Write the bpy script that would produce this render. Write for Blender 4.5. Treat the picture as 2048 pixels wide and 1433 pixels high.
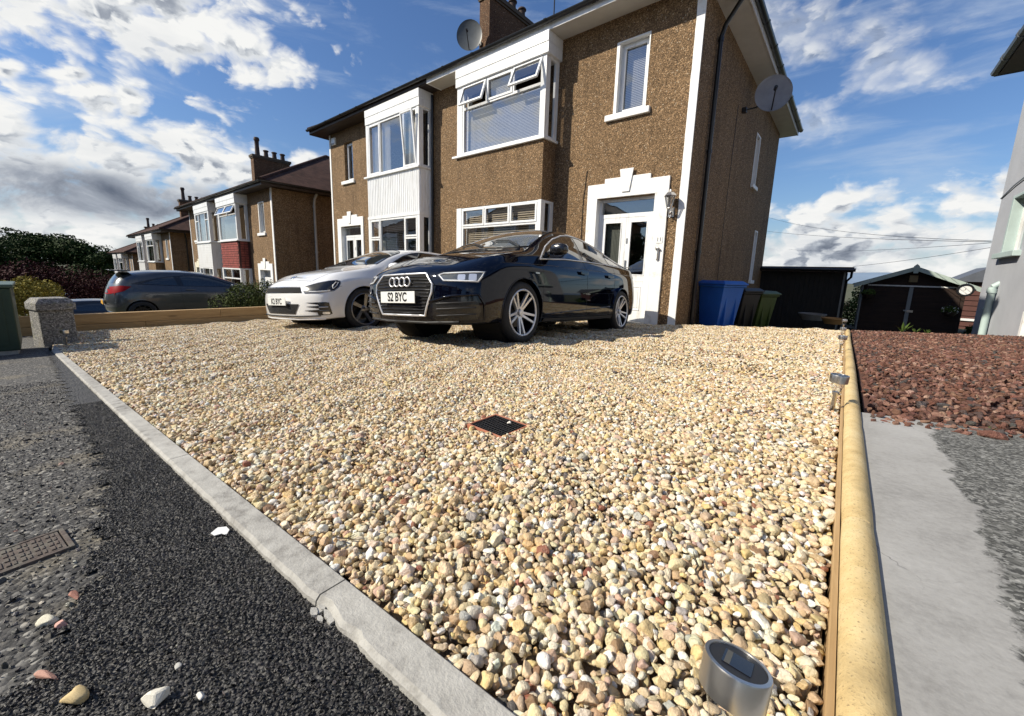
import bpy, bmesh, math, random
import numpy as np
from mathutils import Vector, Matrix, noise
from mathutils.bvhtree import BVHTree
random.seed(7); RNG = np.random.default_rng(11)
SC = bpy.context.scene
for o in list(bpy.data.objects): bpy.data.objects.remove(o)
PI = math.pi
# ------------------------------------------------------------------ camera
CAMR = Matrix(((0.76438587, -0.13030449, 0.63145466), (0.64407218, 0.10912187, -0.75714163), (0.02975344, 0.98545074, 0.16733671)))
CAMZ = 0.44
cd = bpy.data.cameras.new('camera'); co = bpy.data.objects.new('camera', cd); SC.collection.objects.link(co)
cd.sensor_width = 36; cd.lens = 793 / 2048 * 36; cd.shift_y = -(716.5 - 680) / 2048; cd.clip_start = 0.02; cd.clip_end = 20000
co.matrix_world = Matrix.Translation((0, 0, CAMZ)) @ CAMR.to_4x4()
SC.camera = co
# ------------------------------------------------------------------ light
SUND = Vector((-.8, -1, 1.0)).normalized()            # towards the sun
SUN_EL = math.asin(SUND.z); SUN_AZ = math.atan2(SUND.x, SUND.y)
sl = bpy.data.lights.new('sun', 'SUN'); sl.energy = 5.0; sl.angle = math.radians(.55); sl.color = (1, .92, .78)
so = bpy.data.objects.new('sun', sl); SC.collection.objects.link(so); so.location = (0, 0, 30)
so.rotation_euler = SUND.to_track_quat('Z', 'Y').to_euler()
SC.view_settings.view_transform = 'Standard'; SC.view_settings.look = 'None'; SC.view_settings.gamma = 1; SC.view_settings.exposure = 0.3
SC.cycles.max_bounces = 8; SC.cycles.diffuse_bounces = 3; SC.cycles.glossy_bounces = 4; SC.cycles.transparent_max_bounces = 12
SC.cycles.transmission_bounces = 4; SC.cycles.use_adaptive_sampling = True; SC.cycles.caustics_reflective = False; SC.cycles.caustics_refractive = False
SC.cycles.sample_clamp_indirect = 6; SC.cycles.use_denoising = True

class NT:
    """tiny node-tree writer"""
    def __init__(s, tree): s.t = tree; s.n = tree.nodes; s.l = tree.links
    def new(s, typ, inp=None, **props):
        nd = s.n.new(typ)
        for k, v in props.items(): setattr(nd, k, v)
        for k, v in (inp or {}).items(): s.put(nd.inputs[k], v)
        return nd
    def put(s, sock, v):
        if isinstance(v, bpy.types.NodeSocket): s.l.new(v, sock)
        elif isinstance(v, bpy.types.Node): s.l.new(v.outputs[0], sock)
        else:
            if sock.type == 'RGBA' and not isinstance(v, (int, float)) and len(v) == 3: v = (*v, 1)
            sock.default_value = v
    def m(s, op, a, b=0.0, c=0.0, clamp=False):
        nd = s.n.new('ShaderNodeMath'); nd.operation = op; nd.use_clamp = clamp
        s.put(nd.inputs[0], a); s.put(nd.inputs[1], b)
        if op in ('MULTIPLY_ADD', 'SMOOTH_MIN', 'SMOOTH_MAX', 'COMPARE'): s.put(nd.inputs[2], c)
        return nd.outputs[0]
    def v(s, op, a, b=None, scale=None):
        nd = s.n.new('ShaderNodeVectorMath'); nd.operation = op; s.put(nd.inputs[0], a)
        if b is not None: s.put(nd.inputs[1], b)
        if scale is not None: s.put(nd.inputs['Scale'], scale)
        return nd.outputs['Value'] if op in ('LENGTH', 'DOT_PRODUCT') else nd.outputs[0]
    def mix(s, f, a, b, mode='MIX'):
        nd = s.n.new('ShaderNodeMix'); nd.data_type = 'RGBA'; nd.blend_type = mode
        s.put(nd.inputs[0], f); s.put(nd.inputs[6], a); s.put(nd.inputs[7], b); return nd.outputs[2]
    def ramp(s, f, stops, interp='LINEAR'):
        nd = s.n.new('ShaderNodeValToRGB'); cr = nd.color_ramp; cr.interpolation = interp
        while len(cr.elements) < len(stops): cr.elements.new(.5)
        for e, (p, c) in zip(cr.elements, stops):
            e.position = p; e.color = (*c, 1) if not isinstance(c, (int, float)) else (c, c, c, 1)
        s.put(nd.inputs[0], f); return nd.outputs[0]
    def noise(s, vec, scale, detail=4, rough=.55, dim='3D', dist=0):
        nd = s.new('ShaderNodeTexNoise', {'Scale': scale, 'Detail': detail, 'Roughness': rough, 'Distortion': dist}, noise_dimensions=dim)
        if vec is not None: s.put(nd.inputs['Vector'], vec)
        return nd
    def sep(s, v): return s.new('ShaderNodeSeparateXYZ', {0: v})
    def comb(s, x, y, z): return s.new('ShaderNodeCombineXYZ', {0: x, 1: y, 2: z}).outputs[0]
    def rng(s, v, a, b, c=0., d=1., smooth=False):
        nd = s.new('ShaderNodeMapRange', {0: v, 1: a, 2: b, 3: c, 4: d}); 
        if smooth: nd.interpolation_type = 'SMOOTHSTEP'
        return nd.outputs[0]
# ------------------------------------------------------------------ sky: Nishita + cumulus and cirrus by direction
BLOBS = [(-1.373, 0.394, 0.251, 0.06, -2.836), (-1.455, 0.383, 0.1, 0.034, -2.737), (-1.264, 0.393, 0.114, 0.055, -2.796), (-1.19, 0.388, 0.058, 0.04, -2.641), (-1.461, 0.249, 0.07, 0.034, -2.76), (-1.432, 0.268, 0.043, 0.027, -2.601), (-1.494, 0.185, 0.07, 0.042, -2.715), (-1.557, 0.138, 0.084, 0.048, -2.778), (-1.422, 0.168, 0.108, 0.051, -2.88), (-1.321, 0.182, 0.092, 0.051, -2.871), (-1.247, 0.179, 0.073, 0.045, -2.869), (-1.154, 0.216, 0.049, 0.024, -2.956), (-1.542, 0.089, 0.153, 0.049, -2.974), (-1.4, 0.113, 0.135, 0.043, -2.989), (-1.532, 0.039, 0.184, 0.021, -3.054), (-1.5, 0.283, 0.033, 0.011, -2.778), (-1.566, 0.268, 0.024, 0.012, -2.62), (-0.161, 0.457, 0.14, 0.049, 2.865), (-0.114, 0.405, 0.06, 0.024, 2.854), (0.01, 0.365, 0.106, 0.042, 2.8), (-0.017, 0.413, 0.049, 0.032, 2.309), (-0.091, 0.297, 0.058, 0.033, 2.821), (-0.09, 0.111, 0.073, 0.047, 2.974), (-0.033, 0.144, 0.045, 0.026, 2.949), (0.047, 0.121, 0.083, 0.046, 2.971), (0.117, 0.131, 0.068, 0.045, 2.827), (0.179, 0.15, 0.047, 0.034, 2.157), (-0.007, 0.061, 0.218, 0.05, 3.118), (0.036, 0.007, 0.243, 0.036, -3.11),
         (.05, .085, .26, .062, 0), (-.06, .03, .2, .05, 0), (-1.36, .215, .12, .05, -2.87), (-1.42, .43, .25, .07, -2.8), (-1.62, .20, .10, .07, 0), (-1.50, .06, .20, .030, 0), (-1.2, .075, .12, .03, 0), (-1.05, .12, .10, .02, 0), (-2.2, .5, .45, .16, .2), (-2.9, .3, .3, .10, 0), (2.4, .35, .35, .12, .1), (-2.1, .12, .3, .06, 0), (2.9, .1, .4, .08, 0), (1.5, .3, .4, .13, 0), (.9, .12, .4, .07, 0), (1.9, .9, .5, .2, 0), (-2.6, .95, .6, .2, .3)]
wd = bpy.data.worlds.new('World'); SC.world = wd; wd.use_nodes = True
W = NT(wd.node_tree); W.n.clear()
sky = W.new('ShaderNodeTexSky', sky_type='NISHITA'); sky.sun_disc = False; sky.sun_elevation = SUN_EL; sky.sun_rotation = SUN_AZ
sky.air_density = 1.3; sky.dust_density = .6; sky.ozone_density = 2.5; sky.altitude = 50
dirv = W.v('NORMALIZE', W.new('ShaderNodeTexCoord').outputs['Generated'])
sp = W.sep(dirv)
az = W.m('ARCTAN2', sp.outputs[0], sp.outputs[1]); el = W.m('ARCSINE', sp.outputs[2])
uv = W.comb(az, el, 0.0); cur = None
for (u, v, a, b, r) in BLOBS:
    mp = W.new('ShaderNodeMapping', {'Vector': uv, 'Location': (u, v, 0), 'Rotation': (0, 0, r), 'Scale': (a * 1.16, b * 1.36, 1)}, vector_type='TEXTURE')
    ln = W.v('LENGTH', mp.outputs[0])
    cur = ln if cur is None else W.m('SMOOTH_MIN', cur, ln, .12)
T_ = W.m('MAXIMUM', W.m('SUBTRACT', 1.0, cur), -1.2)
def cnoise(du, dv):
    st = W.new('ShaderNodeMapping', {'Vector': uv, 'Location': (du, dv * 1.7, 0), 'Scale': (1, 1.7, 1)})
    return W.noise(st.outputs[0], 7.5, 9, .60, '2D', .25).outputs[0]
n1 = cnoise(0, 0)
def cnoise2(du, dv):
    st = W.new('ShaderNodeMapping', {'Vector': uv, 'Location': (du + 7, dv * 1.8, 0), 'Scale': (1, 1.8, 1)})
    return W.noise(st.outputs[0], 9., 6, .58, '2D', .3).outputs[0]
lo0 = cnoise2(0, 0); lo1 = cnoise2(-.028, .030)
def puff(du, dv):
    wv = W.v('ADD', W.new('ShaderNodeMapping', {'Vector': uv, 'Location': (du, dv * 1.5, 0), 'Scale': (1, 1.5, 1)}).outputs[0], W.comb(W.m('MULTIPLY', lo0, .10), W.m('MULTIPLY', n1, .07), 0.0))
    vo = W.new('ShaderNodeTexVoronoi', {'Vector': wv, 'Scale': 15., 'Detail': 2.0, 'Roughness': .55, 'Smoothness': .35}, feature='SMOOTH_F1', voronoi_dimensions='2D'); return vo.outputs['Distance']
pf = puff(0, 0)
D1 = W.m('MULTIPLY_ADD', W.m('SUBTRACT', n1, .5), 1.55, W.m('MULTIPLY_ADD', W.m('SUBTRACT', lo0, .5), 1.3, W.m('MULTIPLY_ADD', W.m('SUBTRACT', .52, pf), .75, T_)))
right = W.m('MULTIPLY', W.rng(az, -.5, -.25, 0, 1, True), W.rng(el, .18, .24, 0, 1, True))
dens = W.m('MULTIPLY', W.new('ShaderNodeMapRange', {0: D1, 1: -.16, 2: W.m('MULTIPLY_ADD', right, .65, .55)}, interpolation_type='SMOOTHSTEP').outputs[0], W.m('MULTIPLY_ADD', right, -.25, 1.0))
lit = W.m('MULTIPLY_ADD', W.m('SUBTRACT', lo0, lo1), 3.0, W.m('MULTIPLY_ADD', W.m('SUBTRACT', puff(-.012, .016), pf), 2.6, .62), clamp=True)
thick = W.rng(D1, .10, 1.0, 0, 1, True)
gn = W.noise(W.new('ShaderNodeMapping', {'Vector': uv, 'Scale': (1, 2.8, 1), 'Location': (3, 3, 0)}).outputs[0], 4.2, 7, .62, '2D').outputs[0]
greyb = W.m('MULTIPLY', W.rng(el, .045, .088, 0, 1, True), W.rng(el, .175, .118, 0, 1, True))
greyl = W.m('MULTIPLY', greyb, W.rng(az, -1.02, -1.32, 0, .74, True))
lowb = W.rng(el, .14, .02, 0, 1, True)
sh = W.m('MULTIPLY', W.m('SUBTRACT', 1.05, lit), W.m('MULTIPLY_ADD', thick, .60, .05), clamp=True)
sh = W.m('MULTIPLY_ADD', W.m('SUBTRACT', gn, .50), W.m('MULTIPLY_ADD', lowb, 1.5, .55), sh, clamp=True)
sh = W.m('MAXIMUM', sh, W.m('MULTIPLY', greyl, W.m('MULTIPLY_ADD', W.m('SUBTRACT', n1, .5), 2.2, .85)))
ccol = W.ramp(sh, [(0, (1.02, 1.02, 1.0)), (.28, (.78, .81, .84)), (.6, (.40, .44, .51)), (1, (.15, .18, .24))])
# thin cirrus
cm = W.new('ShaderNodeMapping', {'Vector': uv, 'Rotation': (0, 0, .16), 'Scale': (2.6, 13, 1)})
cn = W.noise(cm.outputs[0], 1.0, 7, .62, '2D', .35).outputs[0]
cir = W.m('MULTIPLY', W.rng(cn, .48, .84, 0, 1, True), .55)
hz = W.rng(el, .13, -.02, 0, .65, True)
cir = W.m('MAXIMUM', cir, hz)
skyc = W.new('ShaderNodeHueSaturation', {'Saturation': 1.04, 'Color': W.new('ShaderNodeMix', {0: 1.0, 6: sky.outputs[0], 7: (.76, .89, 1.16, 1)}, data_type='RGBA', blend_type='MULTIPLY').outputs[2]}).outputs[0]
base = W.v('SCALE', skyc, scale=.108)
c1 = W.mix(cir, base, (.62, .72, .86, 1))
c2 = W.mix(dens, c1, ccol)
bg = W.new('ShaderNodeBackground', {'Color': c2, 'Strength': .74})
W.l.new(bg.outputs[0], W.new('ShaderNodeOutputWorld').inputs[0])

# ------------------------------------------------------------------ materials
MATS = {}
def mat(name, col=(.5, .5, .5), rough=.6, metal=0., bump=None, coat=0., spec=.5, fn=None, flake=None):
    """bump = (scale, strength, distance); fn(nt, pos) may return (colour, height)"""
    if name in MATS: return MATS[name]
    mt = bpy.data.materials.new(name); mt.use_nodes = True; n = NT(mt.node_tree); b = n.n['Principled BSDF']
    n.put(b.inputs['Base Color'], col); b.inputs['Roughness'].default_value = rough; b.inputs['Metallic'].default_value = metal
    b.inputs['Coat Weight'].default_value = coat; b.inputs['Coat Roughness'].default_value = .03; b.inputs['Specular IOR Level'].default_value = spec
    pos = n.new('ShaderNodeTexCoord').outputs['Object']
    h = None
    if fn:
        c, h = fn(n, pos)
        if c is not None: n.put(b.inputs['Base Color'], c)
    dist = .01; stg_ = .5
    if bump:
        if h is None: h = n.noise(pos, bump[0], 5, .6).outputs[0]
        stg_, dist = bump[1], bump[2]
    if h is not None:
        bn = n.new('ShaderNodeBump', {'Strength': stg_, 'Distance': dist, 'Height': h}); n.put(b.inputs['Normal'], bn.outputs[0])
    MATS[name] = mt; return mt
def var(n, pos, col, amt=.15, scale=3., detail=5):
    """gentle value variation round a colour"""
    f = n.noise(pos, scale, detail, .6).outputs[0]
    lo = tuple(c * (1 - amt) for c in col); hi = tuple(min(1, c * (1 + amt)) for c in col)
    return n.ramp(f, [(.3, lo), (.7, hi)])
def simple(name, col, rough=.5, metal=0., amt=.12, scale=4., bump=None, coat=0., spec=.5):
    return mat(name, col, rough, metal, bump, coat, spec, fn=lambda n, p: (var(n, p, col, amt, scale), None))
def harl(name, base=(.222, .142, .075)):
    def fn(n, p):
        v1 = n.new('ShaderNodeTexVoronoi', {'Vector': p, 'Scale': 72., 'Randomness': 1.}, feature='F1')
        v2 = n.new('ShaderNodeTexVoronoi', {'Vector': p, 'Scale': 130., 'Randomness': 1.}, feature='F1')
        r1 = n.sep(v1.outputs['Color']).outputs[0]
        c = n.ramp(r1, [(0, tuple(x * .36 for x in base)), (.3, tuple(x * .74 for x in base)), (.60, base), (.86, tuple(x * 1.5 for x in base)), (.97, tuple(x * 2.3 for x in base)), (1, (.54, .46, .34))])
        big = n.noise(p, .9, 5, .6).outputs[0]
        vm = n.new('ShaderNodeMapping', {'Vector': p, 'Scale': (3., 3., .25)}); st = n.noise(vm.outputs[0], 1.6, 5, .6).outputs[0]
        c = n.mix(1.0, c, n.ramp(n.m('MULTIPLY_ADD', big, .5, n.m('MULTIPLY', st, .5)), [(.32, (.62, .60, .58)), (.48, (.97, .97, .97)), (.64, (1.12, 1.12, 1.12))]), 'MULTIPLY')
        h = n.m('ADD', n.m('MULTIPLY', n.m('SUBTRACT', 1., v1.outputs['Distance']), 1.0), n.m('MULTIPLY', n.m('SUBTRACT', 1., v2.outputs['Distance']), .35))
        return c, h
    return mat(name, rough=.85, bump=(1, .9, .014), fn=fn, spec=.3)
M_HARL = harl('harling')
M_WHITE = mat('white_render', rough=.6, bump=(60, .25, .004), fn=lambda n, p: (n.mix(n.rng(n.noise(p, 5, 8, .7).outputs[0], .56, .75), (.86, .86, .84), (.60, .58, .53)), None))
M_UPVC = mat('white_upvc', rough=.28, fn=lambda n, p: (n.mix(n.rng(n.noise(n.new('ShaderNodeMapping', {'Vector': p, 'Scale': (9, 9, 1.3)}).outputs[0], 1.2, 7, .7).outputs[0], .5, .78), (.83, .84, .84), (.58, .57, .53)), None))
M_SOFFIT = simple('soffit_board', (.62, .60, .55), .45, amt=.06)
M_DARKWOOD = simple('dark_fascia', (.035, .022, .016), .5, amt=.3)
M_GUTTER = simple('gutter_plastic', (.012, .013, .015), .28, amt=.3)
def glass_mat(name, refl=1.0, see=.85, ior=1.75, base=0.):
    mt = bpy.data.materials.new(name); mt.use_nodes = True; n = NT(mt.node_tree); n.n.clear()
    bf = n.new('ShaderNodeNewGeometry').outputs['Backfacing']; fr = n.new('ShaderNodeFresnel', {'IOR': n.m('MULTIPLY_ADD', bf, 1 / ior - ior, ior)}); 
    gl = n.new('ShaderNodeBsdfGlossy', {'Roughness': .015, 'Color': (.9, .95, 1)}); tr = n.new('ShaderNodeBsdfTransparent', {'Color': (see, see, see)})
    nz = n.noise(n.new('ShaderNodeTexCoord').outputs['Object'], 1.3, 2, .5); bp = n.new('ShaderNodeBump', {'Strength': .06, 'Distance': .05, 'Height': nz.outputs[0]})
    n.put(gl.inputs['Normal'], bp.outputs[0])
    f = n.m('MULTIPLY_ADD', fr.outputs[0], refl, base, clamp=True)
    mx = n.new('ShaderNodeMixShader', {0: f, 1: tr.outputs[0], 2: gl.outputs[0]})
    n.l.new(mx.outputs[0], n.new('ShaderNodeOutputMaterial').inputs[0]); MATS[name] = mt; return mt
M_GLASS = glass_mat('window_glass', refl=1.5, see=.8, ior=1.6, base=.14)
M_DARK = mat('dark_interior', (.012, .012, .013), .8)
M_BLIND = simple('blind_slat', (.50, .42, .30), .5, amt=.05)
M_WBLIND = simple('white_blind_slat', (.40, .41, .43), .5, amt=.05)
M_CURTAIN = simple('net_curtain', (.78, .76, .70), .9, amt=.1, scale=9)
def tiles_fn(n, p):
    br = n.new('ShaderNodeTexBrick', {'Vector': n.new('ShaderNodeMapping', {'Vector': p, 'Rotation': (0, 0, 0)}).outputs[0], 'Scale': 3.6, 'Color1': (.060, .034, .026, 1), 'Color2': (.105, .055, .040, 1), 'Mortar': (.015, .01, .009, 1), 'Mortar Size': .02, 'Brick Width': .6, 'Row Height': .5})
    c = n.mix(.5, br.outputs[0], var(n, p, (.062, .036, .028), .5, 2.2)); return c, br.outputs['Fac']
M_TILE = mat('roof_tiles', rough=.9, spec=.15, bump=(1, .6, .02), fn=tiles_fn)
M_STEEL = mat('brushed_steel', (.62, .60, .57), .28, 1., bump=(260, .08, .001))
M_BLACKPL = simple('black_plastic', (.015, .015, .016), .4, amt=.2)
M_RUBBER = simple('tyre_rubber', (.018, .018, .019), .75, amt=.3, scale=20)

# ------------------------------------------------------------------ object helpers
def link(o): SC.collection.objects.link(o); return o
def tag(o, label=None, cat=None, group=None, kind=None):
    if label: o['label'] = label
    if cat: o['category'] = cat
    if group: o['group'] = group
    if kind: o['kind'] = kind
    return o
def thing(name, label, cat, loc=(0, 0, 0), rot=(0, 0, 0), group=None):
    o = link(bpy.data.objects.new(name, None)); o.empty_display_size = .2; o.location = loc; o.rotation_euler = rot
    return tag(o, label, cat, group)
class MB:
    def __init__(s, off=(0, 0, 0)): s.v = []; s.f = []; s.mi = []; s.off = Vector(off); s.cur = 0
    def add(s, vs, fs, M=None):
        b = len(s.v)
        for v in vs:
            v = Vector(v)
            if M is not None: v = M @ v
            s.v.append(v - s.off)
        for f in fs: s.f.append([b + i for i in f]); s.mi.append(s.cur)
        return s
    def box(s, x0, x1, y0, y1, z0, z1, M=None):
        return s.add([(x0, y0, z0), (x1, y0, z0), (x1, y1, z0), (x0, y1, z0), (x0, y0, z1), (x1, y0, z1), (x1, y1, z1), (x0, y1, z1)],
                     [(0, 3, 2, 1), (4, 5, 6, 7), (0, 1, 5, 4), (1, 2, 6, 5), (2, 3, 7, 6), (3, 0, 4, 7)], M)
    def prism(s, poly, h0, h1, axis='y', M=None):
        """extrude 2D poly; axis y: poly is (x,z); axis z: (x,y); axis x: (y,z)"""
        def mk(p, h): return {'y': (p[0], h, p[1]), 'z': (p[0], p[1], h), 'x': (h, p[0], p[1])}[axis]
        n = len(poly); vs = [mk(p, h0) for p in poly] + [mk(p, h1) for p in poly]
        fs = [tuple(range(n)), tuple(range(2 * n - 1, n - 1, -1))] + [(i, i + n, (i + 1) % n + n, (i + 1) % n) for i in range(n)]
        return s.add(vs, fs, M)
    def tube(s, pts, r, seg=8, cap=True, M=None):
        pts = [Vector(p) for p in pts]; n = len(pts); rs = r if isinstance(r, (list, tuple)) else [r] * n
        vs = []; up = None
        for i, p in enumerate(pts):
            d = (pts[min(i + 1, n - 1)] - pts[max(i - 1, 0)]).normalized()
            if up is None: up = d.orthogonal().normalized()
            else:
                up = (up - d * up.dot(d)); up = up.normalized() if up.length > 1e-6 else d.orthogonal().normalized()
            w = d.cross(up)
            for k in range(seg):
                a = 2 * PI * k / seg; vs.append(p + (up * math.cos(a) + w * math.sin(a)) * rs[i])
        fs = [(i * seg + k, i * seg + (k + 1) % seg, (i + 1) * seg + (k + 1) % seg, (i + 1) * seg + k) for i in range(n - 1) for k in range(seg)]
        if cap: fs += [tuple(range(seg - 1, -1, -1)), tuple((n - 1) * seg + k for k in range(seg))]
        return s.add(vs, fs, M)
    def lathe(s, prof, seg=24, M=None, a0=0, a1=2 * PI):
        """prof: (r,z) list round z"""
        full = abs(a1 - a0 - 2 * PI) < 1e-6; ns = seg if full else seg + 1; vs = []
        for r, z in prof:
            for k in range(ns):
                a = a0 + (a1 - a0) * k / seg; vs.append((r * math.cos(a), r * math.sin(a), z))
        fs = [(i * ns + k, i * ns + (k + 1) % ns, (i + 1) * ns + (k + 1) % ns, (i + 1) * ns + k) for i in range(len(prof) - 1) for k in range(seg)]
        return s.add(vs, fs, M)
    def build(s, name, mats, parent=None, smooth=None, bevel=0, **kw):
        me = bpy.data.meshes.new(name); me.from_pydata([tuple(v) for v in s.v], [], s.f)
        mats = mats if isinstance(mats, (list, tuple)) else [mats]
        for m_ in mats: me.materials.append(m_)
        me.polygons.foreach_set('material_index', s.mi)
        if smooth is not None:
            me.polygons.foreach_set('use_smooth', [True] * len(me.polygons)); me.set_sharp_from_angle(angle=math.radians(smooth))
        me.update(); o = link(bpy.data.objects.new(name, me))
        if parent: o.parent = parent
        if bevel:
            bm = o.modifiers.new('bevel', 'BEVEL'); bm.width = bevel; bm.segments = 2; bm.limit_method = 'ANGLE'; bm.angle_limit = .6
        return tag(o, **kw) if kw else o
def smoothify(o, ang=40):
    me = o.data; me.polygons.foreach_set('use_smooth', [True] * len(me.polygons)); me.set_sharp_from_angle(angle=math.radians(ang)); return o
def Ry(ax_from, ax_to): return None
def axmat(loc, zdir, xdir=None):
    z = Vector(zdir).normalized(); x = Vector(xdir) if xdir is not None else z.orthogonal(); x = (x - z * x.dot(z)).normalized(); y = z.cross(x)
    return Matrix(((x.x, y.x, z.x, loc[0]), (x.y, y.y, z.y, loc[1]), (x.z, y.z, z.z, loc[2]), (0, 0, 0, 1)))
# ------------------------------------------------------------------ ground shape
PY = [(-30, 0.0), (-1, 0.0), (0, 0), (1.5, -.045), (3.1, -.08), (5.8, -.2), (7.2, -.225), (8.5, -.38), (12, -.72), (16, -1.0), (30, -1.6), (400, -4)]
_px = np.linspace(-30, 400, 4301); _pz = np.interp(_px, [a for a, b in PY], [b for a, b in PY])
_pz = np.convolve(np.pad(_pz, 4, 'edge'), np.ones(9) / 9, 'valid')
def gz(x, y):
    x = np.asarray(x, float); y = np.asarray(y, float)
    w = np.clip((x + 9.2) / 6.7, 0, 1); w = w * w * (3 - 2 * w)
    s = np.where(x < 0, np.where(x > -50, .075 * x, -3.75 + (x + 50) * .004), .0675 * np.minimum(x, 3))
    s = np.maximum(s, -5.2)
    return s + np.interp(y, _px, _pz) * w
def gzf(x, y): return float(gz(x, y))
def kerbY(x, side=1): return (.277 + (x + .21) * .0369) if side else (.225 + (x + .28) * .0358)
# ================================================================== GROUND
def grid_mesh(name, xs, ys, zf, m, keep=None, **kw):
    X, Y = np.meshgrid(xs, ys); Z = zf(X, Y); nx = len(xs); ny = len(ys)
    me = bpy.data.meshes.new(name); vs = np.stack([X.ravel(), Y.ravel(), np.asarray(Z).ravel()], 1)
    i = np.arange(nx - 1); j = np.arange(ny - 1); I, J = np.meshgrid(i, j); a = (J * nx + I).ravel()
    fs = np.stack([a, a + 1, a + nx + 1, a + nx], 1)
    if keep is not None:
        c = vs[fs].mean(1); fs = fs[keep(c[:, 0], c[:, 1])]
    me.from_pydata(vs.tolist(), [], fs.tolist()); me.materials.append(m)
    me.polygons.foreach_set('use_smooth', [True] * len(me.polygons)); me.update()
    return tag(link(bpy.data.objects.new(name, me)), **kw)
def soil_fn(n, p):
    a = n.noise(p, .35, 8, .65).outputs[0]; b = n.noise(p, 14, 6, .7).outputs[0]
    return n.mix(n.rng(a, .42, .58), (.05, .075, .02, 1), n.mix(b, (.07, .055, .035, 1), (.13, .11, .08, 1))), b
M_SOIL = mat('soil_grass', rough=.95, bump=(1, .6, .03), fn=soil_fn)
def nonuni(lo, hi, near, n):
    t = np.linspace(-1, 1, n); s = np.sinh(t * 5.2) / np.sinh(5.2); return np.where(s < 0, s * -lo, s * hi)
def terr_z(X, Y):
    far = np.clip((np.hypot(X, Y) - 60) / 400, 0, 1)
    return gz(X, Y) - .07 - far * 2.5
grid_mesh('ground', nonuni(-4000, 4000, 0, 321), nonuni(-3000, 5000, 0, 321), terr_z, M_SOIL, kind='structure')
# far hills (low blue ridge on the horizon)
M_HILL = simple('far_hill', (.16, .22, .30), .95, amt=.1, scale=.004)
hx = np.linspace(-1500, 2500, 90); hy = np.linspace(3000, 4200, 14)
grid_mesh('hills', hx, hy, lambda X, Y: -6 + 95 * np.exp(-((Y - 3600) / 280) ** 2) * (.75 + .25 * np.sin(X / 310.) * np.sin(X / 133. + 1)), M_HILL, kind='structure')

def pav_fn(n, p):
    v = n.new('ShaderNodeTexVoronoi', {'Vector': p, 'Scale': 130., 'Randomness': 1.}, feature='F1'); r = n.sep(v.outputs['Color']).outputs[0]
    v2 = n.new('ShaderNodeTexVoronoi', {'Vector': p, 'Scale': 52., 'Randomness': 1.}, feature='F1'); r2 = n.sep(v2.outputs['Color']).outputs[1]
    big = n.noise(p, 4.5, 7, .65).outputs[0]
    c = n.ramp(r, [(0, (.020, .020, .020)), (.45, (.052, .050, .048)), (.82, (.10, .097, .09)), (1, (.30, .29, .26))])
    c = n.mix(n.m('MULTIPLY', n.rng(r2, .82, .9), n.rng(v2.outputs['Distance'], .010, .006)), c, (.42, .40, .37, 1))
    c = n.mix(n.rng(big, .52, .64, 0, .8), c, n.ramp(r, [(0, (.085, .075, .055)), (1, (.22, .195, .15))]))
    h = n.m('ADD', n.m('MULTIPLY', n.m('SUBTRACT', 1., v.outputs['Distance']), .7), n.m('MULTIPLY', n.noise(p, 60, 6, .7).outputs[0], .8)); return c, h
M_PAV = mat('worn_pavement', rough=.85, bump=(1, .8, .006), fn=pav_fn)
def tar_fn(n, p):
    v = n.new('ShaderNodeTexVoronoi', {'Vector': p, 'Scale': 150., 'Randomness': 1.}, feature='F1'); r = n.sep(v.outputs['Color']).outputs[0]
    return n.ramp(r, [(0, (.012, .012, .012)), (1, (.045, .043, .042))]), n.m('SUBTRACT', 1., v.outputs['Distance'])
M_TAR = mat('new_tarmac', rough=.6, bump=(1, 1., .006), fn=tar_fn)
def tar_edge(x): # boundary between new tarmac and worn pavement (Y as a function of X)
    x = np.asarray(x, float)
    base = np.interp(x, [-6, -3, -1.5, -.93, -.71, -.55, -.4, 0, 1], [.0, .04, .065, .012, -.057, -.15, -.35, -1.2, -3])
    return base + .012 * np.sin(x * 41) + .010 * np.sin(x * 97 + 1) + .006 * np.sin(x * 211)
xs = np.concatenate([np.linspace(-60, -6, 40), np.linspace(-5.9, .6, 330), np.linspace(.7, 60, 40)])
ys = np.concatenate([np.linspace(-40, -3, 20), np.linspace(-2.9, -.5, 14), np.linspace(-.48, .30, 100)])
grid_mesh('pavement', xs, ys, lambda X, Y: gz(X, Y) - .016 + .0012 * np.sin(X * 60) * np.sin(Y * 70), M_PAV, keep=lambda x, y: y < np.where(x < .02, kerbY(x, 0) + .015, .24), kind='structure')
xs = np.linspace(-5.9, .3, 620); ys = np.linspace(-1.6, .30, 220)
grid_mesh('path', xs, ys, lambda X, Y: gz(X, Y) - .0105 + .0014 * np.sin(X * 33 + Y * 20) * np.sin(Y * 41), M_TAR, keep=lambda x, y: (y < kerbY(x, 0) + .012) & (y > tar_edge(x)), kind='structure')
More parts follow.
